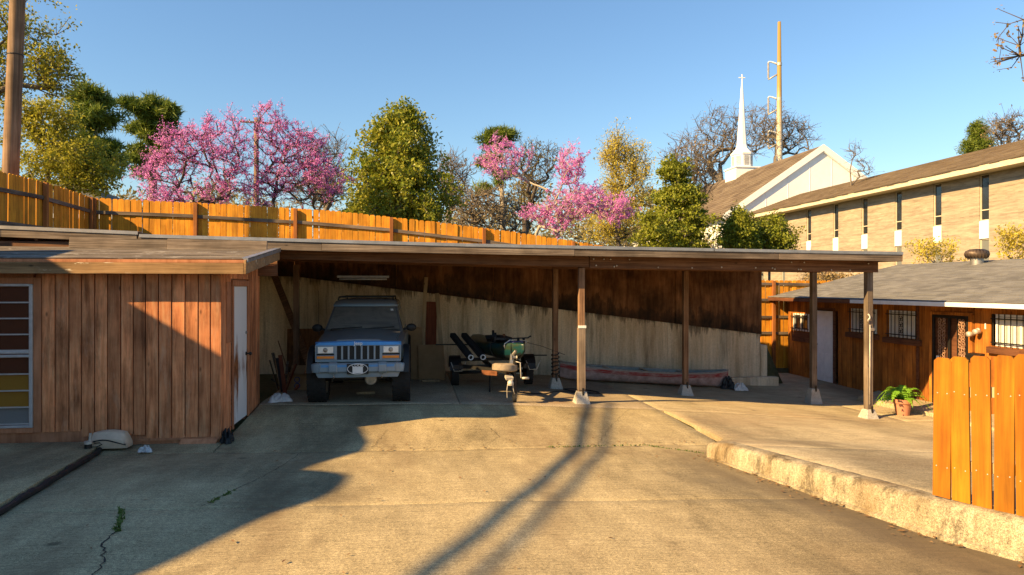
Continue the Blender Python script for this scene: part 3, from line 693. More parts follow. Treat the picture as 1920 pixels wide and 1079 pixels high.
# ------------------------------------------------------------------ shed
def shed():
    root = thing("shed", "brown board shed with low sloping roof and white side door", "shed", (-4.2, 11.4, -2.2)); B = Vector(root.location); r2 = random.Random(5)
    def P(name, mb, mat, parent=None, **k):
        o = mb.build(name, mat, parent or root, **k)
        if parent is None: o.location = -B
        return o
    YF, XR = 10.18, -2.68
    # core behind the boards
    mb = MB(); mb.box(-9, XR-.03, 12.55, 12.62, -2.3, .38); mb.box(-9, -5.12, YF+.03, YF+.09, .06, .38); mb.box(-5.08, XR-.04, YF+.03, YF+.09, -2.3, .34)
    mb.box(XR-.10, XR-.03, YF+.1, 10.80, -2.3, .38); mb.box(XR-.10, XR-.03, 11.68, 12.54, -2.3, .38); mb.box(XR-.10, XR-.03, 10.80, 11.68, .02, .38)
    mb.box(-9, -5.12, YF+.03, YF+.09, -2.3, -1.93); mb.box(-9, XR-.1, 12.0, 12.5, -2.3, .3)
    P("wall_core", mb, [M['shed_trim']])
    mb = MB(); mb.box(-9, -2.36, 12.47, 12.52, .2, .765); P("sun_leak_plug", mb, [M['beam']])  # added behind the fascia to stop sunlight leaking in over the shed roof
    # front boards
    u = -5.0; k = 0
    while u < XR-.09:
        w_ = .167*r2.uniform(.94, 1.05)
        if u + w_ > XR-.02: w_ = XR-.012-u
        bz = -1.965 if u < -4.62 else (-2.025 if u < -3.72 else -2.085)
        mb = MB(); mb.box(u+.0075, u+w_-.0075, YF-.004+r2.uniform(-.003,.003), YF+.03, bz + r2.uniform(-.012,.006), .215)
        P("board", mb, [M['shed']], bevel=.004); u += w_; k += 1
    # skirting below the boards, broken away in places
    for (a, b, t, g) in ((-9, -4.42, -1.955, -.0), (-3.72, XR-.01, -2.085, 0)):
        mb = MB(); mb.box(a, b, YF+.004, YF+.03, -2.32, t+.02); P("skirting_board", mb, [M['shed_trim']])
    mb = MB(); mb.hexa([(-3.25,YF-.10,-2.225),(-2.75,YF-.12,-2.235),(-2.75,YF-.09,-2.23),(-3.25,YF-.07,-2.22),(-3.2,YF-.02,-2.10),(-2.72,YF-.03,-2.11),(-2.72,YF,-2.105),(-3.2,YF+.002,-2.095)]); P("loose_skirting", mb, [M['shed_trim']])
    mb = MB(); mb.box(-3.76, XR-.02, YF-.022, YF-.006, -2.115, -2.085); P("batten", mb, [M['shed_trim']])
    mb = MB(); mb.box(-9, XR+.02, YF-.025, YF-.006, .185, .34); P("frieze_board", mb, [M['shed_trim']])
    # window: aluminium louvre window
    win = MB(); x0, x1 = -6.1, -5.10; z0, z1 = -1.89, .045
    for (a, b, c, d) in ((x0, x0+.05, z0, z1), (x1-.045, x1, z0, z1)): win.box(a, b, YF-.03, YF+.03, c, d)
    for z in (z0, -.94, -.89, z1-.03): win.box(x0+.051, x1-.046, YF-.028, YF+.03, z, z+.035)
    W = P("window", win, [M['alu']], bevel=.004)
    zs = [(-.855, .005), (-1.845, -.95)]; colr = [['glass_brown']*4, ['glass_grey', 'glass_amber', 'glass_amber', 'glass_brown']]
    for (lo, hi), cs in zip(zs, colr):
        hh = (hi-lo)/4
        for k in range(4):
            a = lo + k*hh; mb = MB(); mb.hexa([(x0+.051,YF-.006,a+.016),(x1-.046,YF-.006,a+.016),(x1-.046,YF+.0,a+.016),(x0+.051,YF+.0,a+.016),(x0+.051,YF+.018,a+hh),(x1-.046,YF+.018,a+hh),(x1-.046,YF+.024,a+hh),(x0+.051,YF+.024,a+hh)])
            mb.build("pane", M[cs[k]], W)
            mb = MB(); mb.box(x0+.052, x1-.047, YF-.022, YF-.007, a, a+.018); mb.build("louvre_bar", M['alu'], W)
            mb = MB(); mb.box(x0+.45, x0+.458, YF+.026, YF+.028, a, a+hh)
    mb = MB(); mb.box(x1+.003, x1+.10, YF-.014, YF+.0, z0-.07, z1+.09); P("window_trim", mb, [M['shed_trim']], bevel=.003)
    mb = MB(); mb.box(-9, x1+.001, YF-.014, YF+.0, z1+.003, z1+.09); P("window_trim", mb, [M['shed_trim']], bevel=.003)
    mb = MB(); mb.box(-9, x1+.001, YF-.02, YF+.0, z0-.07, z0-.003); P("window_trim", mb, [M['shed_trim']], bevel=.003)
    # side wall: panels, door
    for (a, b, lo, hi, name) in ((YF-.004, 10.45, -2.12, .30, "board"), (10.455, 10.70, -2.14, .30, "board"), (11.78, 12.05, -2.08, .36, "board"), (12.055, 12.33, -2.06, .38, "board"), (12.335, 12.61, -2.05, .40, "board"), (10.70, 11.78, .13, .34, "board")):
        mb = MB(); mb.box(XR-.028, XR, a+.003, b-.003, lo, hi); P(name, mb, [M['shed']], bevel=.004)
    mb = MB(); mb.box(XR+.001, XR+.016, 10.42, 10.66, -.80, .08); P("notice_board", mb, [M['shed_trim']], bevel=.004)
    for (a, b, c, d) in ((10.72, 10.80, -2.1, .02), (11.69, 11.77, -2.08, .02), (10.72, 11.77, .022, .11)):
        mb = MB(); mb.box(XR+.001, XR+.022, a, b, c, d); P("door_casing", mb, [M['shed_trim']], bevel=.003)
    t = NT('rusted_white_door'); v = t.coords((1,1,1)); xyz = t.sep(t.tc.outputs['Object'])
    f = t.math('SUBTRACT', t.noise(t.coords((2, 5, .8)), 1.0, 6, .75), t.math('MULTIPLY', t.math('ABSOLUTE', t.math('ADD', xyz[2], 1.25)), .32))
    f = t.math('SUBTRACT', f, t.math('MULTIPLY', t.math('SUBTRACT', xyz[1], 10.8), .22))
    rc = t.ramp(t.noise(v, 9, 5), [(.35, (.13,.04,.012)), (.65, (.34,.13,.04))])
    t.col(t.mix(t.ramp(f, [(.30, 0), (.42, 1)]), (.72,.71,.69), rc)); M['rusty_door'] = t.set(.6)
    mb = MB(); mb.box(XR-.03, XR-.004, 10.805, 11.685, -2.06, .018); D = P("door", mb, [M['rusty_door']], bevel=.003)
    mb = MB(); mb.lathe([(0,.0),(.03,.0),(.03,.012),(.012,.016),(.012,.05),(.028,.055),(.03,.075),(.018,.09),(0,.092)], 14, (XR-.003, 11.62, -1.06), 'x'); mb.build("handle", M['iron'], D, smooth=True, angle=40)
    mb = MB(); mb.lathe([(0,.0),(.026,.0),(.024,.018),(0,.02)], 14, (XR-.003, 11.62, -.72), 'x'); mb.build("deadbolt", M['steel'], D, smooth=True, angle=40)
    # roof
    E0 = 9.98; z = lambda v: .385 + .12*(v-E0)
    mb = MB(); r = []
    for u in (-9.2, -2.27):
        r.append([(u, E0, z(E0)-.03), (u, 12.3, z(12.3)-.03), (u, 12.3, z(12.3)), (u, E0, z(E0))])
    mb.loft(r); RF = P("roof_deck", mb, [M['deck']])
    t = NT('old_roofing'); v = t.coords((1,1,1)); c = t.ramp(t.noise(t.coords((.8, 3, 1)), 1.6, 7, .7), [(.3, (.06,.05,.042)), (.5, (.13,.105,.08)), (.68, (.24,.20,.16))])
    c = t.mix(t.ramp(t.noise(v, 2.2, 6, .75), [(.56, 0), (.66, 1)]), c, (.34,.31,.27)); t.col(c); t.bump(t.noise(v, 40, 4), .5, .01); M['roofing'] = t.set(.9, 0, .2)
    for k in range(4):
        a, b = E0-.02+.57*k, E0-.02+.57*(k+1)+.03; mb = MB(); r = []
        for u in np.linspace(-9.2, -2.26, 29):
            w1, w2 = r2.uniform(0, .004), r2.uniform(0, .003); b_ = min(b, 12.32)
            r.append([(u, a, z(a)+.002+.004), (u, b_, z(b_)+.002), (u, b_, z(b_)+.007+w2), (u, a, z(a)+.013+w1)])
        mb.loft(r); mb.build("roofing_strip", M['roofing'], RF)
    mb = MB(); mb.box(-9.2, -2.32, E0-.06, E0-.02, .185, .335); P("fascia_board", mb, [M['peel']], bevel=.004)
    mb = MB(); mb.box(-9.2, -2.285, E0-.055, E0, .337, .379); P("fascia_trim", mb, [M['shed_trim']], bevel=.003)
    mb = MB(); mb.loft([[(-2.318,E0-.06,.185),(-2.285,E0-.06,.185),(-2.285,E0-.06,.375),(-2.318,E0-.06,.375)], [(-2.318,12.3,z(12.3)-.19),(-2.285,12.3,z(12.3)-.19),(-2.285,12.3,z(12.3)-.012),(-2.318,12.3,z(12.3)-.012)]]); P("side_fascia", mb, [M['peel']], bevel=.004)
    mb = MB(); mb.loft([[(-2.284,E0-.04,.345),(-2.265,E0-.04,.345),(-2.265,E0-.04,.405),(-2.35,E0-.04,.41)], [(-2.284,12.3,z(12.3)-.05),(-2.265,12.3,z(12.3)-.05),(-2.265,12.3,z(12.3)+.018),(-2.35,12.3,z(12.3)+.02)]]); P("drip_edge", mb, [M['metal_edge']])
    mb = MB(); mb.box(-9.1, -2.35, E0, 10.14, .30, .318); mb.box(-2.66, -2.35, 10.16, 12.2, .36, .37); P("soffit", mb, [M['shed_trim']])
shed()
for (a, b, dz, lab) in ((-5.45, -3.98, .0, "weathered grey plank on the shed roof, its far end over the window"), (-3.975, -2.42, -.012, "weathered grey plank on the shed roof reaching the roof's corner")):
    c = (a+b)/2; h = (b-a)/2
    o = MB().hexa([(-h,-.04,.0),(h,-.02,-.02),(h,.02,-.02),(-h,0,0),(-h,-.01,.17),(h,.01,.145),(h,.045,.145),(-h,.025,.17)]).build("loose_plank", M['grey_wood'], None, (c, 11.94, .635+dz), bevel=.006)
    tag(o, lab, "plank", "planks on the shed roof")
# ------------------------------------------------------------------ wooden house
def shingles(mb, p_eave, dir_e, dir_up, L, S, course=.14, tabw=.305, thick=.009, seed=1, jit=.006):
    """overlapping tabs laid on a roof plane: p_eave corner, dir_e along the eave, dir_up up the slope"""
    r2 = random.Random(seed); E = Vector(dir_e).normalized(); U = Vector(dir_up).normalized(); N = E.cross(U).normalized()
    if N.z < 0: N = -N
    p0 = Vector(p_eave); rows = int(S/course)
    for j in range(rows):
        s = j*course; x = -r2.uniform(0, tabw)
        while x < L:
            a, b = max(x, 0)+.003, min(x+tabw, L)-.003; x += tabw
            if b-a < .03: continue
            t = thick + r2.uniform(0, .005); dj = r2.uniform(-jit, jit); lo, hi = s+dj, min(s+course*1.5, S)
            q = [p0+E*a+U*lo, p0+E*b+U*lo, p0+E*b+U*hi, p0+E*a+U*hi]
            mb.add([q[0]+N*.002, q[1]+N*.002, q[0]+N*(t+.005), q[1]+N*(t+.005), q[2]+N*.003, q[3]+N*.003], [(0,1,3,2), (2,3,4,5), (0,2,5), (1,4,3)])
def roofmat(name, cs, vscale=1):
    t = NT(name); ge = t.n.new("ShaderNodeNewGeometry"); v = t.coords((1,1,1))
    c = t.ramp(ge.outputs['Random Per Island'], [(i/(len(cs)-1), q) for i, q in enumerate(cs)])
    c = t.mix(1.0, c, t.ramp(t.noise(v, .7, 5), [(.3, .78), (.7, 1.08)]), 'MULTIPLY'); c = t.mix(1.0, c, t.ramp(t.noise(v, 60, 3), [(.3, .75), (.7, 1.1)]), 'MULTIPLY')
    t.col(c); t.bump(t.noise(v, 90, 3), .4, .006); return t.set(.92, 0, .2)
M['shingle_grey'] = roofmat('grey_shingle', [(.14,.135,.13), (.18,.175,.165), (.22,.215,.205), (.16,.155,.15)])
M['shingle_tan'] = roofmat('tan_shingle', [(.13,.095,.065), (.165,.125,.085), (.20,.155,.105), (.15,.11,.075)])

M['copper'] = plain('weathered_copper', (.36,.21,.13), .6, .2, .4, .3)
def house():
    X = 11.45; root = thing("wooden_house", "low brown board house with barred windows and grey shingle roof", "house", (X+2, 15, -2.66)); B = Vector(root.location); r2 = random.Random(6)
    def P(name, mb, mat, parent=None, **k):
        o = mb.build(name, mat, parent or root, **k)
        if parent is None: o.location = -B
        return o
    VA, VB = 9.6, 20.05; ZB, ZT = -2.72, -.40
    ops = [(18.91,19.75,-1.30,-.78), (17.69,18.56,-2.68,-.64), (15.94,16.91,-1.16,-.55), (14.48,15.43,-1.19,-.55), (12.98,14.00,-2.68,-.58), (10.4,12.31,-1.16,-.53)]
    mb = MB(); mb.box(X+.35, X+8.0, VA, VB, ZB-.2, ZT); mb.box(X+.032, X+.36, VB-.06, VB, ZB-.2, ZT)
    P("wall_core", mb, [M['house_dark']])
    v = VA
    while v < VB-.01:
        w_ = min(.203, VB-v); a, b = v+.004, v+w_-.004
        # a board meets an opening when their spans overlap
        spans = [(ZB, ZT)]
        for (p, q, z0, z1) in ops:
            if a < q and b > p:
                ns = []
                for (s0, s1) in spans:
                    if z0 > s0: ns.append((s0, min(z0, s1)))
                    if z1 < s1: ns.append((max(z1, s0), s1))
                spans = ns
        for (s0, s1) in spans:
            if s1-s0 < .03: continue
            mb = MB(); mb.box(X + r2.uniform(-.003, .002), X+.03, a, b, s0, s1); P("board", mb, [M['house']], bevel=.003)
        v += w_
    # projecting pilaster and shallow corner beside the security door
    mb = MB(); mb.box(X-.05, X-.004, 14.42, 14.47, ZB, ZT); P("corner_board", mb, [M['house_dark']], bevel=.004)
    # windows with iron bars
    def window(p, q, z0, z1, curtain=True, scroll=True, sill=True):
        fr = MB(); e = .045
        for (a, b, c, d) in ((p, p+e, z0, z1), (q-e, q, z0, z1), (p+e, q-e, z0, z0+e), (p+e, q-e, z1-e, z1), ((p+q)/2-.02, (p+q)/2+.02, z0+e, z1-e)): fr.box(X-.012, X+.05, a, b, c, d)
        W = P("window", fr, [M['white']])
        for (a, b) in ((p+e+.001, (p+q)/2-.021), ((p+q)/2+.021, q-e-.001)):
            mb = MB(); mb.box(X+.025, X+.030, a, b, z0+e+.001, z1-e-.001); mb.build("pane", M['glass_dark'] if not curtain else M['glass_grey'], W)
        if curtain:
            mb = MB(); n = 26; r = []
            for k in range(n+1):
                y = p+.06+(q-p-.12)*k/n; dx = .02*math.sin(k*1.9); r.append([(X+.016+dx*.3, y, z0+.055), (X+.018+dx*.3, y, z0+.055), (X+.018+dx*.3, y, z1-.055), (X+.016+dx*.3, y, z1-.055)])
            mb.loft(r); mb.build("curtain", M['curtain'], W)
        br = MB(); xb = X-.06
        nb = max(4, int((q-p)/.13))
        for k in range(nb+1):
            y = p-.01+(q-p+.02)*k/nb; br.bar((xb, y, z0-.01), (xb, y, z1+.01), .014, .014, (1,0,0))
        for z in (z0+.07, z1-.09): br.bar((xb-.004, p-.06, z), (xb-.004, q+.06, z), .018, .022)
        if scroll:
            c = (p+q)/2
            for s in (-1, 1):
                for k in range(3):
                    z = z0+.16+k*(z1-z0-.3)/2.4; pts = [(xb-.008, c+s*(.02+.055*math.sin(t*.55)*(1-t*.055)), z+.065*math.cos(t*.55)*(1-t*.055)) for t in range(14)]; br.tube(pts, .008, 5)
        br.build("bars", M['iron'], W)
        if sill:
            mb = MB(); mb.box(X-.10, X-.002, p-.14, q+.14, z0-.15, z0-.02); mb.build("sill", M['house_dark'], W, bevel=.006)
    window(18.91, 19.75, -1.30, -.78, False, False, False); window(15.94, 16.91, -1.16, -.55); window(14.48, 15.43, -1.19, -.55); window(10.4, 12.31, -1.16, -.53)
    mb = MB(); mb.box(X-.03, X-.002, 18.88, 19.80, -1.62, -1.33); P("apron_board", mb, [M['house_dark']])
    # white panelled door
    p, q = 17.69, 18.56; mb = MB(); mb.box(X+.0, X+.035, p+.03, q-.03, -2.64, -.66)
    D = P("door", mb, [M['white']], bevel=.004)
    for (a, b) in ((p+.11, p+.40), (p+.47, p+.76)):
        for (c, d) in ((-2.5, -1.85), (-1.75, -1.15), (-1.05, -.8)):
            mb = MB(); mb.box(X-.009, X-.0005, a, b, c, d); mb.build("panel", M['white'], D, bevel=.006)
    mb = MB(); mb.lathe([(0,0),(.02,0),(.02,-.03),(.032,-.045),(.028,-.07),(0,-.075)], 12, (X-.001, q-.09, -1.62), 'x'); mb.build("handle", M['steel'], D, smooth=True)
    for (a, b, c, d) in ((p-.06, p+.028, -2.68, -.64), (q-.028, q+.06, -2.68, -.64), (p-.06, q+.06, -.638, -.57)):
        mb = MB(); mb.box(X-.02, X+.034, a, b, c, d); P("door_casing", mb, [M['house_dark']])
    # iron security door
    p, q = 12.98, 14.00; z0, z1 = -2.66, -.60
    for (a, b, c, d) in ((p-.09, p-.003, z0, z1+.07), (q+.003, q+.09, z0, z1+.07), (p-.003, q+.003, z1+.003, z1+.07)):
        mb = MB(); mb.box(X-.03, X+.04, a, b, c, d); P("door_casing", mb, [M['house']])
    mb = MB(); mb.box(X+.03, X+.045, p+.004, q-.004, z0, z1); P("inner_door", mb, [M['house_dark']])
    fr = MB(); e = .06
    for (a, b, c, d) in ((p+.003, p+e, z0, z1), (q-e, q-.003, z0, z1), (p+e, q-e, z1-e, z1), (p+e, q-e, z0, z0+.09), (p+e, q-e, -1.66, -1.57), (p+.50, p+.56, -1.57, z1-e), (p+.28,p+.30,-1.57,z1-e)): fr.box(X-.035, X-.005, a, b, c, d)
    S = P("security_door", fr, [M['iron']], bevel=.003)
    r3 = random.Random(9)
    for (a, b) in ((p+.10, p+.27), (p+.62, p+.86)):
        sc = MB()
        for k in range(13):
            z = -1.53 + k*.069
            for s in (-1, 1):
                c = (a+b)/2 + s*(b-a)*.25; rr = .052*r3.uniform(.8, 1.1); ph = r3.uniform(0, 6)
                sc.tube([(X-.022+.004*math.sin(t), c+rr*math.cos(ph+s*t*.62)*(1-t*.05), z+rr*math.sin(ph+s*t*.62)*(1-t*.05)) for t in range(13)], .009, 5)
        sc.build("scroll_panel", M['copper'], S)
    vb = MB()
    for k in range(7): vb.bar((X-.02, p+.12+k*.13, z0+.09), (X-.02, p+.12+k*.13, -1.66), .014, .014, (1,0,0))
    vb.build("bars", M['iron'], S)
    mb = MB(); mb.box(X-.05, X-.036, p+.80, p+.87, -1.72, -1.5); mb.build("lock_plate", M['white'], S)
    # lamp, mail box, number tag
    mb = MB()
    for s in (-1, 1):
        mb.lathe([(0,-.16),(.05,-.155),(.058,-.11),(.042,-.05),(.026,0),(0,0)], 14, (X-.03, 12.74+s*.085, -.93-.03*s), 'x')
    mb.lathe([(0,-.04),(.05,-.035),(.055,0),(0,0)], 14, (X-.0, 12.74, -.88), 'x'); mb.box(X-.05, X-.03, 12.64, 12.84, -.93, -.9)
    P("flood_lamp", mb, [M['steel_pale']], smooth=True)
    mb = MB(); mb.prism([(X-.13, -1.50), (X-.002, -1.50), (X-.002, -1.34), (X-.10, -1.36), (X-.14, -1.39)], 12.58, 12.92, 'y'); P("mail_box", mb, [M['iron']], bevel=.006)
    mb = MB(); mb.box(X-.012, X-.004, 12.55, 12.58, -.84, -.72); P("number_tag", mb, [M['white']])
    # roof
    xe, xr, ze, zr = 10.95, 15.5, -.27, .76; v0, v1 = 8.5, 20.4; U = Vector((xr-xe, 0, zr-ze)); SL = U.length
    mb = MB(); mb.prism([(xe, ze-.03), (xr, zr-.03), (20.1, ze-.03), (20.1, ze-.10), (xe+.4, ze-.10), (xe, ze-.06)], v0, v1, 'y'); RF = P("roof", mb, [M['deck']])
    mb = MB(); shingles(mb, (xe-.015, v0, ze-.025), (0,1,0), U, v1-v0, SL+.02, seed=4)
    o = mb.build("shingles", M['shingle_grey'], RF); o["kind"] = "stuff"
    mb = MB(); shingles(mb, (20.1, v0, ze-.03), (0,1,0), (-(20.1-xr), 0, zr-ze), v1-v0, SL, course=.28, tabw=1.2, seed=5); o = mb.build("shingles", M['shingle_grey'], RF); o["kind"] = "stuff"
    mb = MB(); mb.box(xe-.035, xe-.003, v0, 16.2, ze-.125, ze-.035); P("gutter", mb, [M['white']], bevel=.004)
    mb = MB(); mb.box(xe-.028, xe-.003, 16.21, v1, ze-.135, ze-.04); P("fascia_board", mb, [M['house_dark']], bevel=.004)
    mb = MB(); mb.box(xe, X+.02, v0, v1, ze-.118, ze-.104); P("soffit", mb, [M['house_dark']])
    # turbine vent
    M['vent_brown'] = plain('vent_brown', (.11,.075,.05), .5, .4, .5, .3)
    c = (15.0, 16.75, .64); mb = MB(); mb.lathe([(.0,-.05),(.16,-.05),(.16,.14),(.20,.15),(.0,.15)], 20, c); T = P("turbine_vent", mb, [M['steel']], smooth=True, angle=40)
    mb = MB(); n = 22
    for k in range(n):
        a0 = 2*math.pi*k/n; r = []
        for (rad, h) in ((.20,.15),(.27,.20),(.295,.27),(.27,.34),(.17,.39),(.0,.405)):
            r.append([(c[0]+rad*math.cos(a0+q), c[1]+rad*math.sin(a0+q), c[2]+h+z_) for q, z_ in ((0,0), (.20,-.0), (.30,-.03))])
        mb.loft(r, cap=False, closed=False)
    mb.build("fins", M['vent_brown'], T, smooth=True)
    # stoop
    mb = MB(); mb.hexa([(10.55,12.3,-2.8),(11.44,12.3,-2.8),(11.44,15.9,-2.8),(10.35,15.2,-2.8),(10.57,12.32,-2.585),(11.44,12.32,-2.56),(11.44,15.85,-2.56),(10.42,15.15,-2.58)])
    P("stoop", mb, [M['patio']], bevel=.02)
    mb = MB(); mb.hexa([(10.2,10.6,-2.8),(11.44,10.6,-2.8),(11.44,12.28,-2.8),(10.3,12.28,-2.8),(10.24,10.62,-2.50),(11.44,10.62,-2.46),(11.44,12.27,-2.50),(10.33,12.27,-2.54)]); P("step", mb, [M['patio']], bevel=.02)
house()

# terracotta pot with a fern
def pot():
    x, y = 10.05, 13.15; g = GU(x, y)+.006
    root = thing("potted_fern", "bright green fern in a terracotta pot beside the carport post", "plant", (x, y, g))
    mb = MB(); mb.lathe([(0,.0),(.125,.0),(.165,.25),(.185,.25),(.192,.335),(.172,.335),(.165,.28),(0,.28)], 28); mb.build("pot", M['terracotta'], root, smooth=True, angle=35)
    m = leafmat('fern_green', [(.14,.30,.02), (.20,.42,.03), (.30,.48,.05)], .4); r2 = random.Random(12); fr = MB()
    for k in range(34):
        a = r2.uniform(0, 6.28); L = r2.uniform(.28, .62); up = r2.uniform(.12, .42); d = Vector((math.cos(a), math.sin(a), 0)); s = Vector((-d.y, d.x, 0)); n = 13; pts = []
        for i in range(n+1):
            t = i/n; pts.append(Vector((0,0,.30)) + d*(L*t) + Vector((0,0, up*math.sin(t*2.2)*.9 - .55*L*t*t*1.1)))
        for i in range(1, n):
            wid = .075*math.sin(math.pi*min(1, .15+i/n*.95))+.012; t = (pts[i+1]-pts[i-1]).normalized()
            for sg in (-1, 1):
                tip = pts[i] + s*sg*wid + t*.02 + Vector((0,0,-.012+r2.uniform(-.012,.012))); q = pts[i]
                fr.add([q - t*.016, q + s*sg*wid*.5 - t*.016 + Vector((0,0,.006)), tip, q + s*sg*wid*.5 + t*.022, q + t*.016], [(0,1,2,3,4)])
    fr.build("fronds", m, root)
pot()

# ------------------------------------------------------------------ brick building and church
def brickmat():
    t = NT('tan_brick'); v = t.n.new("ShaderNodeCombineXYZ"); xyz = t.sep(t.tc.outputs['Object'])
    t.link(t.math('ADD', xyz[0], xyz[1]), v.inputs[0]); t.link(xyz[2], v.inputs[1])
    b = t.n.new("ShaderNodeTexBrick"); t.link(v.outputs[0], b.inputs['Vector']); b.inputs['Scale'].default_value = 1
    b.inputs['Color1'].default_value = (.37,.305,.225,1); b.inputs['Color2'].default_value = (.29,.235,.17,1); b.inputs['Mortar'].default_value = (.37,.305,.225,1)
    b.inputs['Mortar Size'].default_value = .008; b.inputs['Brick Width'].default_value = .30; b.inputs['Row Height'].default_value = .075; b.inputs['Bias'].default_value = -.1
    c = t.mix(1.0, b.outputs[0], t.ramp(t.noise(t.coords((.4,.4,1.5)), 2.2, 5), [(.3, .82), (.7, 1.08)]), 'MULTIPLY'); c = t.mix(1.0, c, t.ramp(t.noise(t.coords((.5,.5,9)), 1.0, 4, .7), [(.34, .72), (.5, 1.0), (.68, 1.16)]), 'MULTIPLY'); t.col(c)
    t.bump(b.outputs[1], -.25, .02); return t.set(.9, 0, .2)
M['brick'] = brickmat()
M['soffit'] = plain('cream_soffit', (.60,.52,.38), .7, grime=.15, scale=2)
def brick_building():
    X = 28.8; root = thing("brick_building", "long two-storey tan brick building with narrow vertical windows", "building", (X+4, 42, -2.5)); B = Vector(root.location)
    def P(name, mb, mat, parent=None, **k):
        o = mb.build(name, mat, parent or root, **k)
        if parent is None: o.location = -B
        return o
    VA, VB, ZB, ZT = 20.0, 57.2, -2.6, 5.8; wv = [22.25, 25.4, 28.55, 31.7, 34.9, 38.05, 41.2, 44.3, 47.6, 51.2, 54.6]; hw = .30
    edges = [VA]
    for w_ in wv: edges += [w_-hw, w_+hw]
    edges.append(VB)
    for a, b in zip(edges[0::2], edges[1::2]):
        mb = MB(); mb.box(X, X+.25, a, b, ZB, ZT); P("brick_pier", mb, [M['brick']])
    mb = MB(); mb.box(X+.3, X+11, VA, VB, ZB, ZT-.01); P("wall_core", mb, [M['brick']])
    for w_ in wv:
        a, b = w_-hw+.002, w_+hw-.002; fr = MB()
        for (z0, z1) in ((3.42, 5.79), (-.4, 2.48)):
            fr.box(X+.06, X+.14, a, a+.05, z0, z1); fr.box(X+.06, X+.14, b-.05, b, z0, z1)
            for z in (z0, z0+.52, z1-.05): fr.box(X+.06, X+.14, a+.05, b-.05, z, z+.05)
        W = P("window", fr, [M['soffit']])
        for (z0, z1, g) in ((3.47, 3.94, 'glass_dark'), (3.99, 5.74, 'glass_dark'), (.17, 2.43, 'glass_grey')):
            mb = MB(); mb.box(X+.10, X+.11, a+.051, b-.051, z0, z1); mb.build("pane", M[g], W)
        mb = MB(); mb.box(X-.02, X+.18, a, b, 2.50, 3.41); mb.build("spandrel", M['white_bright'], W)
    xe, ze, xr, zr = 27.9, 6.12, 34.0, 8.35
    mb = MB(); mb.prism([(xe, ze-.03), (xr, zr-.03), (40.1, ze-.03), (40.1, ZT+.02), (xe+.1, ZT+.02)], VA, VB, 'y'); RF = P("roof", mb, [M['soffit']])
    mb = MB(); U = Vector((xr-xe, 0, zr-ze)); shingles(mb, (xe-.06, VA, ze-.03), (0,1,0), U, VB-VA, U.length+.06, course=.27, tabw=.62, thick=.03, seed=8, jit=.03); o = mb.build("shingles", M['shingle_tan'], RF); o["kind"] = "stuff"
    for a, b in ((VA, 36.0), (36.02, VB)):
        mb = MB(); mb.box(xe-.05, xe+.02, a, b, ze-.32, ze-.09 if a < 30 else ze-.14); P("fascia_board", mb, [M['soffit']])
    mb = MB(); mb.box(xe+.021, X-.002, VA, VB, ZT-.0, ZT+.018); P("soffit", mb, [M['soffit']])
brick_building()
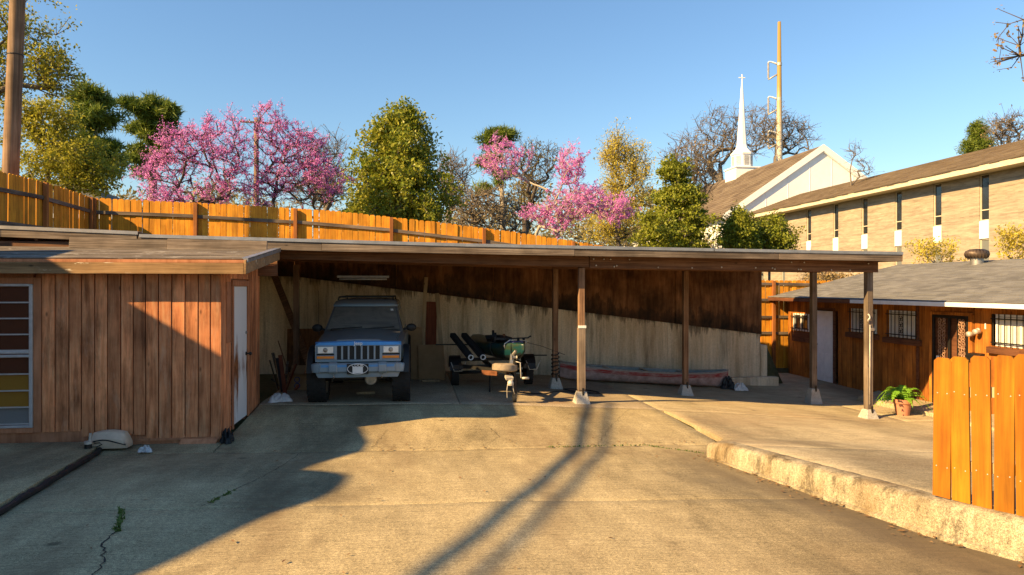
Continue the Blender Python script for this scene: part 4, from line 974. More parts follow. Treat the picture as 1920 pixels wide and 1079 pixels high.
def church():
    XR, VF, VB = 36.26, 57.6, 92.0; HW, ZR, ZE = 9.5, 12.64, 6.2; root = thing("church", "white gabled church with brown roof and slender white steeple", "church", (XR, 70, -2.5)); B = Vector(root.location)
    def P(name, mb, mat, parent=None, **k):
        o = mb.build(name, mat, parent or root, **k)
        if parent is None: o.location = -B
        return o
    mb = MB(); mb.prism([(XR-HW+.7, -2.6), (XR+HW-.7, -2.6), (XR+HW-.7, ZE+.30), (XR, ZR-.22), (XR-HW+.7, ZE+.30)], VF+.18, VB-.5, 'y'); P("walls", mb, [M['white_bright']])
    for k in range(8):
        x = XR - 7.5 + k*2.1; zt = ZR-.5-abs(x-XR)*(ZR-ZE)/HW
        mb = MB(); mb.box(x-.03, x+.03, VF+.155, VF+.178, 3, zt); P("cladding_batten", mb, [M['white_bright']])
    for s in (-1, 1):
        mb = MB(); U = Vector((-s*HW, 0, ZR-ZE)); e = Vector((XR+s*HW, VF, ZE)); n = Vector((s*(ZR-ZE), 0, HW)).normalized()
        mb.hexa([e, e+U, e+U+Vector((0,VB-VF,0)), e+Vector((0,VB-VF,0)), e+n*.12, e+U+n*.12, e+U+n*.12+Vector((0,VB-VF,0)), e+n*.12+Vector((0,VB-VF,0))]); RF = P("roof", mb, [M['shingle_tan']])
        mb = MB(); shingles(mb, e+n*.125, (0,1,0), U, VB-VF, U.length, course=.5, tabw=1.4, thick=.04, seed=11, jit=.05); o = mb.build("shingles", M['shingle_tan'], RF); o["kind"] = "stuff"
        mb = MB(); f = e + Vector((0,-.06,-.42)); mb.hexa([f, f+U, f+U+Vector((0,.05,0)), f+Vector((0,.05,0)), f+Vector((0,0,.62)), f+U+Vector((0,0,.62)), f+U+Vector((0,.05,.62)), f+Vector((0,.05,.62))]); P("rake_board", mb, [M['white_bright']])
        mb = MB(); f = e + Vector((0,0,-.34)) + Vector((-s*.2,0,0)); mb.hexa([f, f+U*.98, f+U*.98+Vector((0,.17,0)), f+Vector((0,.17,0)), f+Vector((0,0,.2)), f+U*.98+Vector((0,0,.2)), f+U*.98+Vector((0,.17,.2)), f+Vector((0,.17,.2))]); P("rake_soffit", mb, [M['white_bright']])
    # steeple
    c = Vector((XR, 73.2, ZR))
    mb = MB(); mb.box(c.x-1.35, c.x+1.35, c.y-1.35, c.y+1.35, c.z-1.6, c.z+.55); mb.box(c.x-1.45, c.x+1.45, c.y-1.45, c.y+1.45, c.z+.55, c.z+.68); S = P("steeple_base", mb, [M['white_bright']])
    mb = MB(); oc = lambda r, z: [(c.x+r*math.cos(R(22.5+45*k)), c.y+r*math.sin(R(22.5+45*k)), c.z+z) for k in range(8)]
    mb.loft([oc(1.15, .68), oc(1.15, 2.1), oc(1.24, 2.12), oc(1.24, 2.25)]); L = P("belfry", mb, [M['white_bright']])
    lv = plain('louvre_grey', (.50,.50,.49), .6)
    for k in (4, 5, 6, 3):
        a = R(45*k+45); d = Vector((math.cos(a), math.sin(a), 0)); t = Vector((-d.y, d.x, 0)); mb = MB()
        for j in range(8): mb.obox(c + d*1.075 + Vector((0,0,.92+j*.14)), (.04,.56,.10), (0,R(25),a))
        mb.build("louvre", lv, L)
    mb = MB(); mb.loft([oc(1.26, 2.26), oc(1.0, 2.5), oc(.70, 2.85), oc(.56, 3.3), oc(.36, 6.0), oc(.17, 8.9), oc(.06, 10.4)]); P("spire", mb, [M['white_bright']])
    mb = MB(); mb.box(c.x-.045, c.x+.045, c.y-.045, c.y+.045, c.z+10.3, c.z+11.2 -.0); mb.box(c.x-.36, c.x-.046, c.y-.04, c.y+.04, c.z+10.78, c.z+10.87); mb.box(c.x+.046, c.x+.36, c.y-.04, c.y+.04, c.z+10.78, c.z+10.87); P("cross", mb, [M['white_bright']])
church()

# ------------------------------------------------------------------ poles and cables
def transmission():
    x, y = 49.5, 89.0; root = thing("transmission_pole", "tall pale steel power pole with insulator arms behind the church", "utility pole", (x, y, -2))
    t = NT('pole_steel'); xyz = t.sep(t.tc.outputs['Object']); f = t.math('ADD', t.math('MULTIPLY', xyz[2], .028), t.math('MULTIPLY', t.noise(t.coords((1,1,.3)), 1.2, 5), .35))
    t.col(t.ramp(f, [(.72, (.60,.53,.42)), (1.0, (.34,.22,.07))])); m = t.set(.6, .2)
    MB().tube([(0,0,-.5),(0,0,20),(0,0,38.4)], [.55,.42,.22], 16).build("shaft", m, root, smooth=True)
    e = Vector((-.990, .139, 0))
    for k, z in enumerate((32.6, 27.8, 23.1)):
        mb = MB(); pts = [e*(.25+1.25*math.sin(t*math.pi/2/6)*1.0) + Vector((0,0,z + .35*math.sin(t*math.pi/6*.75))) for t in range(7)]
        MB().tube(pts, [.13,.12,.11,.10,.09,.08,.07], 8).build("curved_arm", M['white_bright'], root, smooth=True)
        tip = pts[-1]; prof = [(0,0)]
        for j in range(13): prof += [(.05,-.02-.17*j), (.15,-.06-.17*j), (.15,-.11-.17*j), (.05,-.14-.17*j)]
        prof.append((0, -2.3)); MB().lathe(prof, 10, tip).build("insulator", M['steel_pale'], root, smooth=True, angle=40)
        MB().tube([tip+Vector((0,0,-2.35)), e*.2+Vector((0,0,z-1.35))], .10, 8).build("brace", M['steel_pale'], root, smooth=True)
        MB().lathe([(0,-.2),(.34,-.2),(.34,.2),(0,.2)], 14, (0,0,z)).build("collar", M['steel_pale'], root)
transmission()
def wood_pole(name, label, x, y, z0, z1, r0, r1, lean=(0,0), arm=None):
    root = thing(name, label, "utility pole", (x, y, z0)); h = z1-z0
    MB().tube([(lean[0]*t, lean[1]*t, h*t) for t in (0,.25,.5,.75,1)], [r0+(r1-r0)*t for t in (0,.25,.5,.75,1)], 18).build("shaft", M['pole'], root, smooth=True)
    for t in (.52, .74):
        MB().lathe([(r0+(r1-r0)*t+.004,-.012),(r0+(r1-r0)*t+.012,-.008),(r0+(r1-r0)*t+.012,.008),(r0+(r1-r0)*t+.004,.012)], 18, (lean[0]*t, lean[1]*t, h*t)).build("band", M['iron'], root)
    if arm:
        MB().obox((lean[0], lean[1]-r1-.06, h-.35), (arm, .10, .12), (0,0,R(8))).build("crossarm", M['grey_wood'], root)
        for s in (-.45, .45, -.2): MB().lathe([(0,0),(.05,0),(.06,.06),(.03,.1),(.05,.14),(0,.16)], 8, (lean[0]+arm*s, lean[1]-r1-.06, h-.29)).build("insulator", M['steel'], root)
        MB().bar((lean[0]-arm*.3, lean[1]-r1-.05, h-.38), (lean[0], lean[1]-r1-.02, h-.9), .03, .03).build("brace", M['iron'], root)
    return root
wood_pole("utility_pole", "thick weathered wooden pole rising behind the shaded side fence", -8.84, 16.55, .2, 9.6, .17, .135, (.35, 0))
wood_pole("utility_pole", "distant wooden pole with crossarm among the pink redbuds", -10.15, 46.8, -.5, 11.0, .20, .14, (0,0), 2.0)
# service cables high over the yard, left of the frame
for (off, lab) in (((0, 0, 0), "thick overhead service cable passing beside the yard"), ((.62, -.9, 0), "second overhead service cable alongside the first")):
    s = tr; Bp = Vector((2.32, 9.67, -2.285)); c0 = Bp - s*17.0 + Vector((off[0]*.55, off[1]*.1, 0)); dr = Vector((.322, .947, 0))
    P = [c0 + dr*(q) for q in (-12, -6, -3, 0, 1.6, 3.6)]
    tag(MB().tube(P, .065 if off[0] == 0 else .045, 8).build("overhead_cable", M['black'], smooth=True), lab, "cable")
# unseen blocker added left of the frame, built like a house, to shade the near drive
def off_frame_blocker():
    root = thing("shade_blocker", "unseen house-shaped blocker added left of the frame to shade the near drive", "house", (-12, 6, -2.3)); B = Vector(root.location)
    mb = MB(); mb.box(-15.0, -9.3, -2.0, 9.6, -2.4, 2.1); o = mb.build("walls", M['shed_trim'], root); o.location = -B
    top = [(-2.6,1.75),(-1.5,1.9),(1.89,2.74),(3.1,2.96),(3.45,3.12),(3.75,3.17),(4.1,3.18),(4.5,3.15),(4.75,3.07),(4.95,2.95),(5.18,2.78),(5.5,2.82),(5.83,2.93),(6.2,3.06),(6.62,3.12),(8.0,3.03),(9.9,3.0)]
    mb = MB(); mb.prism([(-2.6,-2.4)] + [(9.9,-2.4)] + list(reversed(top)), -9.05, -8.90, 'x'); o = mb.build("shadow_shaped_wall", M['shed_trim'], root); o.location = -B  # top outline shaped to cast the rounded shadow on the drive
    mb = MB(); mb.box(-15.3, -9.06, -2.3, 9.85, 2.12, 2.25); o = mb.build("roof", M['shingle_grey'], root); o.location = -B
off_frame_blocker()
# far house glimpsed over the fence
def far_house(name, label, c, w, dp, h, rh, rot):
    root = thing(name, label, "house", c, rot)
    MB().box(-w/2, w/2, -dp/2, dp/2, 0, h).build("walls", M['curtain'], root)
    MB().prism([(-w/2-.4, h), (w/2+.4, h), (w/2-2, h+rh), (-w/2+2, h+rh)], -dp/2-.4, dp/2+.4, 'y').build("roof", M['shingle_grey'], root)
    for s in (-.3, 0, .3): MB().box(w*s-.5, w*s+.5, -dp/2-.03, -dp/2-.005, h*.35, h*.8).build("window", M['glass_dark'], root)
    MB().box(-w/2-.4, w/2+.4, -dp/2-.46, -dp/2-.41, h-.2, h+.02).build("fascia_board", M['white'], root)
far_house("bungalow", "grey-roofed bungalow glimpsed over the fence under the trees", (-19.5, 40.5, .6), 9.5, 7, 3.0, 1.6, R(5))
# ------------------------------------------------------------------ trees
def envelope(rng, shells, n, hollow=.35):
    """points inside a list of ellipsoids (cx,cy,cz,rx,ry,rz,weight)"""
    w = np.array([s[6] for s in shells], float); w /= w.sum(); out = []
    for s, k in zip(shells, rng.multinomial(n, w)):
        d = rng.normal(size=(k, 3)); d /= np.linalg.norm(d, axis=1)[:, None]
        r = (hollow**3 + (1-hollow**3)*rng.random(k))**(1/3)
        lob = rng.normal(size=(11, 3)); lob /= np.linalg.norm(lob, axis=1)[:, None]
        r = r*(.76 + .48*np.max(np.clip(d @ lob.T, 0, 1)**9, axis=1) + .10*rng.normal(size=k))
        r = np.where(rng.random(k) < .10, r*(1.08 + .24*rng.random(k)), r)
        out.append(np.array(s[:3]) + d*r[:, None]*np.array(s[3:6]))
    return np.concatenate(out)
def skeleton(rng, trunk, pts, droop=.0, wander=.08, seg=.35, bias=.7):
    """join every crown point to the nearest fitting branch; returns nodes, parents, leaf ids"""
    N = [np.array(p, float) for p in trunk]; Pa = [-1] + list(range(len(trunk)-1)); D = []
    for i in range(len(N)): q = N[min(i+1, len(N)-1)] - N[max(i-1, 0)]; D.append(q/np.linalg.norm(q))
    base = N[len(N)//3]; order = np.argsort(np.linalg.norm(pts-base, axis=1)); leaf = []
    cap = len(N) + len(pts)*9; A = np.zeros((cap, 3)); T = np.zeros((cap, 3)); n = len(N); A[:n] = N; T[:n] = D; start = max(1, len(N)//3)
    for i in order:
        p = pts[i]; v = p - A[start:n]; L = np.linalg.norm(v, axis=1) + 1e-6
        cs = (v*T[start:n]).sum(1)/L; cost = L*(1 + bias*(1-cs)) ; j = start + int(np.argmin(cost)); d = p - A[j]; L = np.linalg.norm(d)
        m = int(min(8, max(1, round(L/seg)))); par = j; t0 = T[j]
        for k in range(1, m+1):
            t = k/m; q = A[j] + d*t + (t0 - d/(L+1e-6))*L*.18*t*(1-t) + rng.normal(size=3)*wander*L*.25*(t*(1-t)*2) ; q[2] -= droop*L*t*(1-t)
            if n >= cap: break
            A[n] = q; dd = q - A[par]; T[n] = dd/(np.linalg.norm(dd)+1e-9); Pa.append(par); par = n; n += 1
        leaf.append(par)
    return A[:n], np.array(Pa), np.array(leaf)
def limb_mesh(name, A, Pa, mat, r_tip=.008, r_max=.2, expo=2.3, trunk_n=0):
    n = len(A); w = np.zeros(n)
    kids = np.bincount(Pa[Pa >= 0], minlength=n); w[kids == 0] = 1.0
    for i in range(n-1, 0, -1): w[Pa[i]] += w[i]
    rad = r_tip*np.power(np.maximum(w, 1), 1/expo); rad = np.minimum(rad, r_max); k = r_max/max(rad[0], 1e-6); rad = np.where(w > 20, rad*np.minimum(k, 3)**np.clip(np.log(w/20)/np.log(max(w[0], 21)/20), 0, 1), rad)
    ch = np.arange(1, n); pa = Pa[1:]; ok = pa >= 0; ch, pa = ch[ok], pa[ok]
    d = A[ch]-A[pa]; L = np.linalg.norm(d, axis=1)[:, None]+1e-9; d /= L
    ref = np.where(np.abs(d[:, 2:3]) < .9, np.array([[0,0,1.]]), np.array([[1.,0,0]])); a = np.cross(d, ref); a /= np.linalg.norm(a, axis=1)[:, None]; b = np.cross(d, a)
    V = []; Lp = []; off = 0; cnt = 0
    thick = rad[pa] > r_max*.22
    for sel, ns in ((thick, 7), (~thick, 3)):
        if not sel.any(): continue
        p0 = A[pa[sel]] - d[sel]*rad[pa[sel]][:, None]*.25; p1 = A[ch[sel]]; r0 = rad[ch[sel]]*.25 + rad[pa[sel]]*.75; r0 = np.minimum(r0, rad[ch[sel]]*1.6); r1 = rad[ch[sel]]
        g = np.arange(ns)*2*np.pi/ns; ca, sa = np.cos(g)[None, :, None], np.sin(g)[None, :, None]
        ring = a[sel][:, None]*ca + b[sel][:, None]*sa
        v = np.concatenate([p0[:, None]+ring*r0[:, None, None], p1[:, None]+ring*r1[:, None, None]], 1); m = len(v)
        k = np.arange(ns); k2 = (k+1) % ns; f = np.stack([k, k2, k2+ns, k+ns], 1)
        lp = (f[None] + (np.arange(m)*2*ns)[:, None, None] + off).reshape(-1)
        V.append(v.reshape(-1, 3)); Lp.append(lp); off += m*2*ns; cnt += m*ns
    me = np_mesh(name, np.concatenate(V), np.full(cnt, 4), np.concatenate(Lp), mat)
    me.polygons.foreach_set("use_smooth", np.ones(cnt, bool)); return me
def leaves_mesh(name, rng, centers, per, spread, size, mat, aspect=.55, flat=.25, kind='leaf', squash=1.0):
    m = len(centers)*per; c = np.repeat(centers, per, 0)
    o = rng.normal(size=(m, 3)); o /= np.linalg.norm(o, axis=1)[:, None]; o *= (rng.random(m)**.5)[:, None]*spread*np.repeat(.55+.9*rng.random(len(centers)), per)[:, None]; o[:, 2] *= squash; p = c + o
    if kind == 'needle':
        d = rng.normal(size=(m, 3)) + np.array([0,0,.45]); d /= np.linalg.norm(d, axis=1)[:, None]; L = size*(.6+.6*rng.random(m))[:, None]
        s = np.cross(d, rng.normal(size=(m, 3))); s /= np.linalg.norm(s, axis=1)[:, None]; w = size*aspect*.5
        v = np.stack([p - s*w, p + s*w, p + d*L], 1).reshape(-1, 3); return np_mesh(name, v, np.full(m, 3), np.arange(m*3), mat)
    d = rng.normal(size=(m, 3)); d[:, 2] -= .15; d /= np.linalg.norm(d, axis=1)[:, None]
    up = rng.normal(size=(m, 3)) + np.array([0,0,flat*4]); s = np.cross(d, up); s /= np.linalg.norm(s, axis=1)[:, None]+1e-9; n = np.cross(s, d)
    L = size*(.4+.95*rng.random(m))[:, None]; W = L*aspect*.5
    v = np.stack([p - d*L*.5, p + s*W + n*L*.08, p + d*L*.5, p - s*W + n*L*.08], 1).reshape(-1, 3)
    return np_mesh(name, v, np.full(m, 4), np.arange(m*4), mat)
M['bark_grey'] = bark('bark_grey', (.085,.07,.055), (.22,.185,.145)); M['bark_pine'] = bark('bark_pine', (.10,.06,.04), (.28,.19,.13)); M['bark_dark'] = bark('bark_dark', (.045,.036,.03), (.12,.095,.075)); M['bark_pale'] = bark('bark_pale', (.24,.20,.15), (.45,.39,.30))
LM = {
 'magnolia': leafmat('magnolia_leaf', [(.09,.14,.014), (.16,.21,.02), (.25,.28,.03), (.38,.36,.045), (.20,.23,.03)], .4, .4),
 'oak': leafmat('oak_spring_leaf', [(.18,.20,.02), (.30,.30,.03), (.42,.38,.05), (.24,.25,.03)], .45),
 'pine': leafmat('pine_needle', [(.06,.10,.012), (.13,.18,.02), (.22,.25,.035)], .3),
 'redbud': leafmat('redbud_blossom', [(.62,.12,.50), (.74,.22,.62), (.84,.40,.76), (.66,.16,.55)], .5),
 'yellow': leafmat('yellow_catkin', [(.54,.43,.05), (.68,.55,.08), (.52,.46,.08), (.62,.47,.06)], .5),
 'cedar': leafmat('evergreen_spray', [(.08,.12,.012), (.17,.21,.018), (.28,.29,.03), (.14,.17,.015)], .35),
 'bud': leafmat('brown_bud', [(.20,.13,.06), (.26,.19,.07), (.30,.17,.08)], .2),
 'olive': leafmat('olive_bud', [(.20,.18,.05), (.28,.24,.06), (.24,.17,.07)], .3),
}
CS, SN = math.cos(R(8)), math.sin(R(8))
def plan(x_dir, d):
    """plan position at distance d along a bearing given as its tangent from the line of sight"""
    return d*(CS*x_dir + SN), d*(CS - SN*x_dir)
def tree(name, label, base, trunk, shells, n, leaf=None, per=30, spread=.3, size=.12, barkm='bark_grey', r=.12, r_tip=.008, seed=1, kind='leaf', hollow=.35, group='trees', seg=.35, wander=.1, aspect=.55, droop=0., squash=1., twigs=0, leaf_frac=1.0, cat='tree', expo=2.3, strung=0):
    rng = np.random.default_rng(seed); root = thing(name, label, cat, base, 0, group)
    pts = envelope(rng, shells, n, hollow); A, Pa, lf = skeleton(rng, trunk, pts, droop, wander, seg)
    if twigs:
        add = []; par = []
        for q in np.repeat(lf, twigs):
            dd = A[q]-A[Pa[q]]; L = seg*rng.uniform(.5, 1.3); v = dd/(np.linalg.norm(dd)+1e-9) + rng.normal(size=3)*.65; v[2] += .15; add.append(A[q] - dd*rng.uniform(0, 1.0) + v/np.linalg.norm(v)*L); par.append(q if rng.random() < .5 else Pa[q])
        n0 = len(A); A = np.concatenate([A, np.array(add)]); Pa = np.concatenate([Pa, np.array(par)]); lf = np.concatenate([lf, np.arange(n0, len(A))])
    inst("trunk", limb_mesh("trunk", A, Pa, M[barkm], r_tip, r, expo), root, (0,0,0))
    if leaf:
        if strung:      # blossom strung along the thin branches
            w = np.zeros(len(A)); kids = np.bincount(Pa[Pa >= 0], minlength=len(A)); w[kids == 0] = 1
            for i in range(len(A)-1, 0, -1): w[Pa[i]] += w[i]
            i = np.where((w <= strung) & (Pa >= 0))[0]; i = np.repeat(i, 3); tt = rng.random(len(i))[:, None]; c = A[i]*tt + A[Pa[i]]*(1-tt)
        else: c = A[lf]
        c = c[rng.random(len(c)) < leaf_frac]
        inst("crown", leaves_mesh("crown", rng, c, per, spread, size, LM[leaf], aspect, .25, kind, squash), root, (0,0,0))
    return root
def gz(u): return float(earth_top(u))
def at(x_dir, d, sink=.1):
    u, v = plan(x_dir, d); return (u, v, (gz(u) if v < 30 else -.8) - sink)
def px(x): return (x-960)/1300.
def rel(base, x, y, d):      # offset from a tree's base to a spot seen on a bearing, at height y
    u, v = plan(x, d); return (u-base[0], v-base[1], y-base[2])
def H(ypix, d): return (540-ypix)*d/1300.
def shell(base, x0, x1, y0, y1, d, w=1, deep=None):
    """ellipsoid of a crown between two bearings and two heights at distance d"""
    rx = (px(x1)-px(x0))*d/2; rz = (H(y0, d)-H(y1, d))/2; c = rel(base, px((x0+x1)/2), (H(y0, d)+H(y1, d))/2, d)
    return (*c, rx, deep or rx, rz, w)
def trunkline(base, spots, d):
    return [(0,0,0)] + [rel(base, px(x), H(y, d), d) for x, y in spots]

# redbuds
b = at(px(405), 20.8); d = 20.8
tree("redbud_tree", "wide pink flowering redbud behind the fence, its sprays hanging over the pickets", b, trunkline(b, [(405,405),(400,385),(392,360)], d),
     [shell(b,330,480,205,310,d,3), shell(b,285,400,228,330,d,2.6), shell(b,250,360,280,375,d,2.6), shell(b,380,490,270,375,d,2.4), shell(b,262,350,352,402,d-1.3,1.0,.6), shell(b,330,450,330,398,d,1.4)], 900, 'redbud', 6, .085, .040, 'bark_dark', .05, .0045, 11, seg=.2, wander=.12, twigs=2, strung=4, leaf_frac=.62, group='pink redbuds', aspect=.8, hollow=.05, expo=3.0)
b = at(px(515), 21.3); d = 21.3
tree("redbud_tree", "pink flowering redbud between the crossarm pole and the big magnolia", b, trunkline(b, [(515,400),(512,380),(516,355)], d),
     [shell(b,470,560,196,300,d,2.4), shell(b,520,620,232,330,d,2.6), shell(b,470,570,275,375,d,2.4), shell(b,555,648,285,378,d,2.4), shell(b,450,530,320,392,d,1.2)], 860, 'redbud', 6, .085, .040, 'bark_dark', .05, .0045, 12, seg=.2, wander=.12, twigs=2, strung=4, leaf_frac=.58, group='pink redbuds', aspect=.8, hollow=.05, expo=3.0)
b = at(px(1008), 21.5); d = 21.5
tree("redbud_tree", "spreading pink redbud with a leaning trunk in front of the yellow tree", b, trunkline(b, [(1005,440),(1012,425),(1030,395),(1050,360)], d),
     [shell(b,1030,1150,335,420,d,3), shell(b,1120,1195,365,420,d-.4,1.4), shell(b,1000,1070,385,440,d,1.2), shell(b,1040,1105,275,345,d,1.5), shell(b,890,990,255,340,d+.5,1.6), shell(b,975,1030,385,415,d,.5)], 640, 'redbud', 7, .08, .046, 'bark_pale', .05, .0045, 13, seg=.25, wander=.15, twigs=2, strung=4, leaf_frac=.65, group='pink redbuds', aspect=.8, hollow=.1, expo=3.0)
# magnolia
b = at(px(745), 24.5); d = 24.5
tree("magnolia_tree", "big dense yellow-green magnolia rising to a point behind the fence", b, trunkline(b, [(748,420),(748,380),(752,320),(758,270)], d),
     [shell(b,728,792,196,265,d,1.4), shell(b,700,818,222,320,d,3.2), shell(b,672,828,268,368,d,4.6), shell(b,648,845,315,410,d,5.2), shell(b,632,850,365,435,d,4.6), shell(b,690,760,225,290,d,1.2)], 820, 'magnolia', 52, .36, .14, 'bark_grey', .2, .009, 14, hollow=.6, seg=.5, aspect=.5)
# pines
b = at(px(288), 40); d = 40
tree("pine_tree", "round-headed pine standing alone behind the pink redbud", b, trunkline(b, [(288,400),(287,330),(286,260),(285,225)], d),
     [shell(b,240,335,190,238,d,4), shell(b,250,330,230,262,d,2), shell(b,240,320,262,330,d,1.6)], 150, 'pine', 120, .42, .42, 'bark_pine', .22, .02, 15, kind='needle', seg=.9, aspect=.17, squash=.5, group='pines')
b = at(px(150), 36); d = 36
tree("pine_tree", "loose feathery pine between the oak and the round-headed pine", b, trunkline(b, [(150,380),(149,300),(152,230),(165,180)], d),
     [shell(b,140,205,165,215,d,2), shell(b,145,225,200,250,d,2), shell(b,150,230,245,330,d,3), shell(b,90,170,260,340,d,1)], 150, 'pine', 95, .45, .42, 'bark_pale', .20, .02, 16, kind='needle', seg=.9, aspect=.17, squash=.55, group='pines')
b = at(px(942), 33); d = 33
tree("pine_tree", "small tufted pine with a bare trunk behind the redbud", b, trunkline(b, [(943,440),(942,370),(941,300),(938,265)], d),
     [shell(b,908,965,242,276,d,3), shell(b,892,935,285,318,d,.7), shell(b,925,965,318,345,d,.7), shell(b,895,925,345,365,d,.5)], 80, 'pine', 110, .32, .32, 'bark_pale', .13, .015, 17, kind='needle', seg=.7, aspect=.16, squash=.5, group='pines')
# oak at the far left
b = at(px(-40), 23); d = 23
tree("oak_tree", "large oak in fresh leaf rising behind the thick wooden pole", b, trunkline(b, [(-40,380),(-38,300),(-30,200)], d),
     [shell(b,-140,90,-40,110,d,3), shell(b,60,140,95,175,d,1.2), shell(b,-80,60,90,200,d,2), shell(b,-140,-20,60,330,d,2)], 420, 'oak', 20, .34, .12, 'bark_grey', .26, .010, 18, seg=.5, twigs=1, wander=.2, group='leafy trees', hollow=.2)
b = at(px(85), 27); d = 27
tree("leafy_tree", "bushy olive-green tree filling the corner above the side fence", b, trunkline(b, [(88,380),(90,320),(100,250)], d),
     [shell(b,20,150,180,270,d,3), shell(b,30,210,235,360,d,4), shell(b,120,225,290,365,d,2)], 520, 'oak', 34, .36, .13, 'bark_grey', .18, .010, 19, seg=.5, twigs=0, group='leafy trees', hollow=.3)
# yellow tree and evergreens
b = at(px(1160), 30); d = 30
tree("yellow_tree", "upright tree with yellow spring catkins behind the redbud", b, trunkline(b, [(1160,450),(1160,400),(1162,340),(1160,300)], d),
     [shell(b,1125,1180,250,330,d,2.2), shell(b,1165,1218,262,350,d,1.8), shell(b,1110,1220,310,410,d,3), shell(b,1095,1200,380,460,d,3.2)], 760, 'yellow', 14, .26, .09, 'bark_grey', .13, .008, 20, seg=.4, twigs=1, wander=.15, group='leafy trees', hollow=.1, aspect=.4)
b = at(px(1268), 25); d = 25
tree("evergreen_tree", "layered green evergreen growing beside the church roof", b, trunkline(b, [(1268,470),(1268,420),(1266,360),(1262,310)], d),
     [shell(b,1235,1295,295,350,d,1.6), shell(b,1225,1320,340,400,d,3), shell(b,1200,1335,385,445,d,4), shell(b,1190,1345,425,480,d,3.5)], 620, 'cedar', 46, .28, .11, 'bark_grey', .13, .008, 21, seg=.4, hollow=.45, squash=.5, group='evergreens')
for i, (x0, x1, y0, y1, dd, lab) in enumerate(((1358,1412,408,480,26,"rounded green shrub at the church corner above the carport roof"), (1395,1490,425,485,27,"spreading green shrub in front of the brick building's far windows"), (930,1000,360,450,27,"tangled brown thicket behind the small tufted pine"))):
    b = at(px((x0+x1)/2), dd); c = (x0+x1)/2
    tree("shrub", lab, b, trunkline(b, [(c,490),(c+2,(y0+y1)/2+10)], dd), [shell(b,x0,x1,y0,y1,dd,1), shell(b,x0+10,x1-15,y0-10,y1-10,dd,.6)], 200, 'cedar' if i < 2 else 'bud', 34 if i < 2 else 3, .26, .11 if i < 2 else .05, 'bark_grey', .05, .006, 30+i, seg=.3, hollow=.3, group='shrubs', cat='shrub', twigs=1)
# bare trees
def bare(lab, xs, d, spots, shells, n, seed, leaf='bud', per=2, r=.2, r_tip=.011, barkm='bark_grey', twigs=2, lf=.15, size=.09, spread=.12):
    b = at(px(xs), d); tree("bare_tree", lab, b, trunkline(b, spots, d), [shell(b, *q[:4], d, q[4]) for q in shells], n, leaf, per, spread, size, barkm, r, r_tip, seed, seg=.013*d, twigs=twigs, expo=3.0, wander=.12, group='bare trees', hollow=.1, leaf_frac=lf)
bare("broad bare oak standing behind the white steeple", 1352, 90, [(1352,345),(1350,310),(1348,280)], [(1300,1400,192,300,3), (1355,1460,200,300,3), (1255,1350,235,330,2)], 620, 41, r=.5, r_tip=.017, size=.2, spread=.35)
bare("bare tree spreading behind the steel power pole", 1468, 98, [(1455,320),(1456,296),(1470,270)], [(1430,1530,212,290,3), (1400,1480,195,280,2)], 460, 42, r=.42, r_tip=.017, size=.2, spread=.35)
bare("bare grey tree leaning in front of the church roof edge", 1290, 44, [(1295,400),(1300,360),(1290,330)], [(1240,1340,262,350,3), (1270,1350,300,380,2)], 460, 43, r=.2, r_tip=.009, size=.16)
bare("bare grey tree between the magnolia and the tufted pine", 838, 36, [(838,430),(842,400),(845,360)], [(800,895,280,370,3), (815,890,330,400,2)], 430, 44, r=.16, r_tip=.008, size=.1)
bare("bare tree with olive buds just behind the small pine", 985, 30, [(985,440),(984,400),(982,360)], [(960,1050,262,360,3), (960,1030,320,400,1.5)], 320, 45, 'olive', 3, r=.14, r_tip=.007, barkm='bark_dark', lf=.6, size=.08)
bare("hazy bare tree between the redbud and the magnolia", 610, 38, [(610,400),(608,370),(604,340)], [(555,655,240,350,3), (580,660,300,390,2)], 520, 46, r=.15, r_tip=.008)
bare("thin bare sapling poking above the church gable", 1598, 50, [(1596,350),(1594,320),(1598,300)], [(1588,1615,265,310,1), (1600,1640,298,330,1.5)], 60, 47, r=.06, r_tip=.008)
bare("sparse bare tree at the far end of the brick roof", 1890, 60, [(1888,320),(1888,290),(1890,260)], [(1850,1925,208,280,3)], 300, 48, r=.16, r_tip=.011, size=.2)
bare("grey thicket of bare stems low behind the fence", 880, 31, [(880,440),(882,425)], [(840,960,350,440,3)], 260, 49, r=.05, r_tip=.008, twigs=3, lf=.6)
bare("tangle of bare stems behind the pink redbud and magnolia", 590, 30, [(590,410),(592,395)], [(540,650,320,400,3)], 230, 50, r=.05, r_tip=.008, twigs=3, lf=.3)
b = at(px(1832), 70); d = 70
tree("conifer_tree", "dark pointed conifer peeking over the brick building's roof", b, trunkline(b, [(1832,330),(1832,290),(1834,240)], d), [shell(b,1822,1845,235,262,d,1), shell(b,1808,1858,255,295,d,2.5)], 150, 'pine', 70, .6, .42, 'bark_dark', .25, .03, 51, kind='needle', seg=.8, aspect=.16, squash=.6, group='evergreens')
# saplings against the brick wall, vine by the tall fence
for i, (x0, x1, y0, y1, dd, lab, lfm) in enumerate(((1705,1800,450,500,27,"thin yellow-leaved saplings against the brick wall","yellow"), (1880,1930,425,490,25,"leafy yellow-green sapling rising behind the turbine vent","yellow"), (1500,1600,512,545,23.5,"twiggy orange-leaved vine climbing over the tall fence","bud"))):
    b = at(px((x0+x1)/2), dd); b = (b[0], b[1], -2.6); c = (x0+x1)/2
    tree("sapling", lab, b, trunkline(b, [(c,540),(c+2,y1-5)], dd), [shell(b,x0,x1,y0,y1,dd,1)], 70, lfm, 12, .22, .10, 'bark_pale', .03, .006, 60+i, seg=.3, hollow=.2, group='saplings', twigs=1)
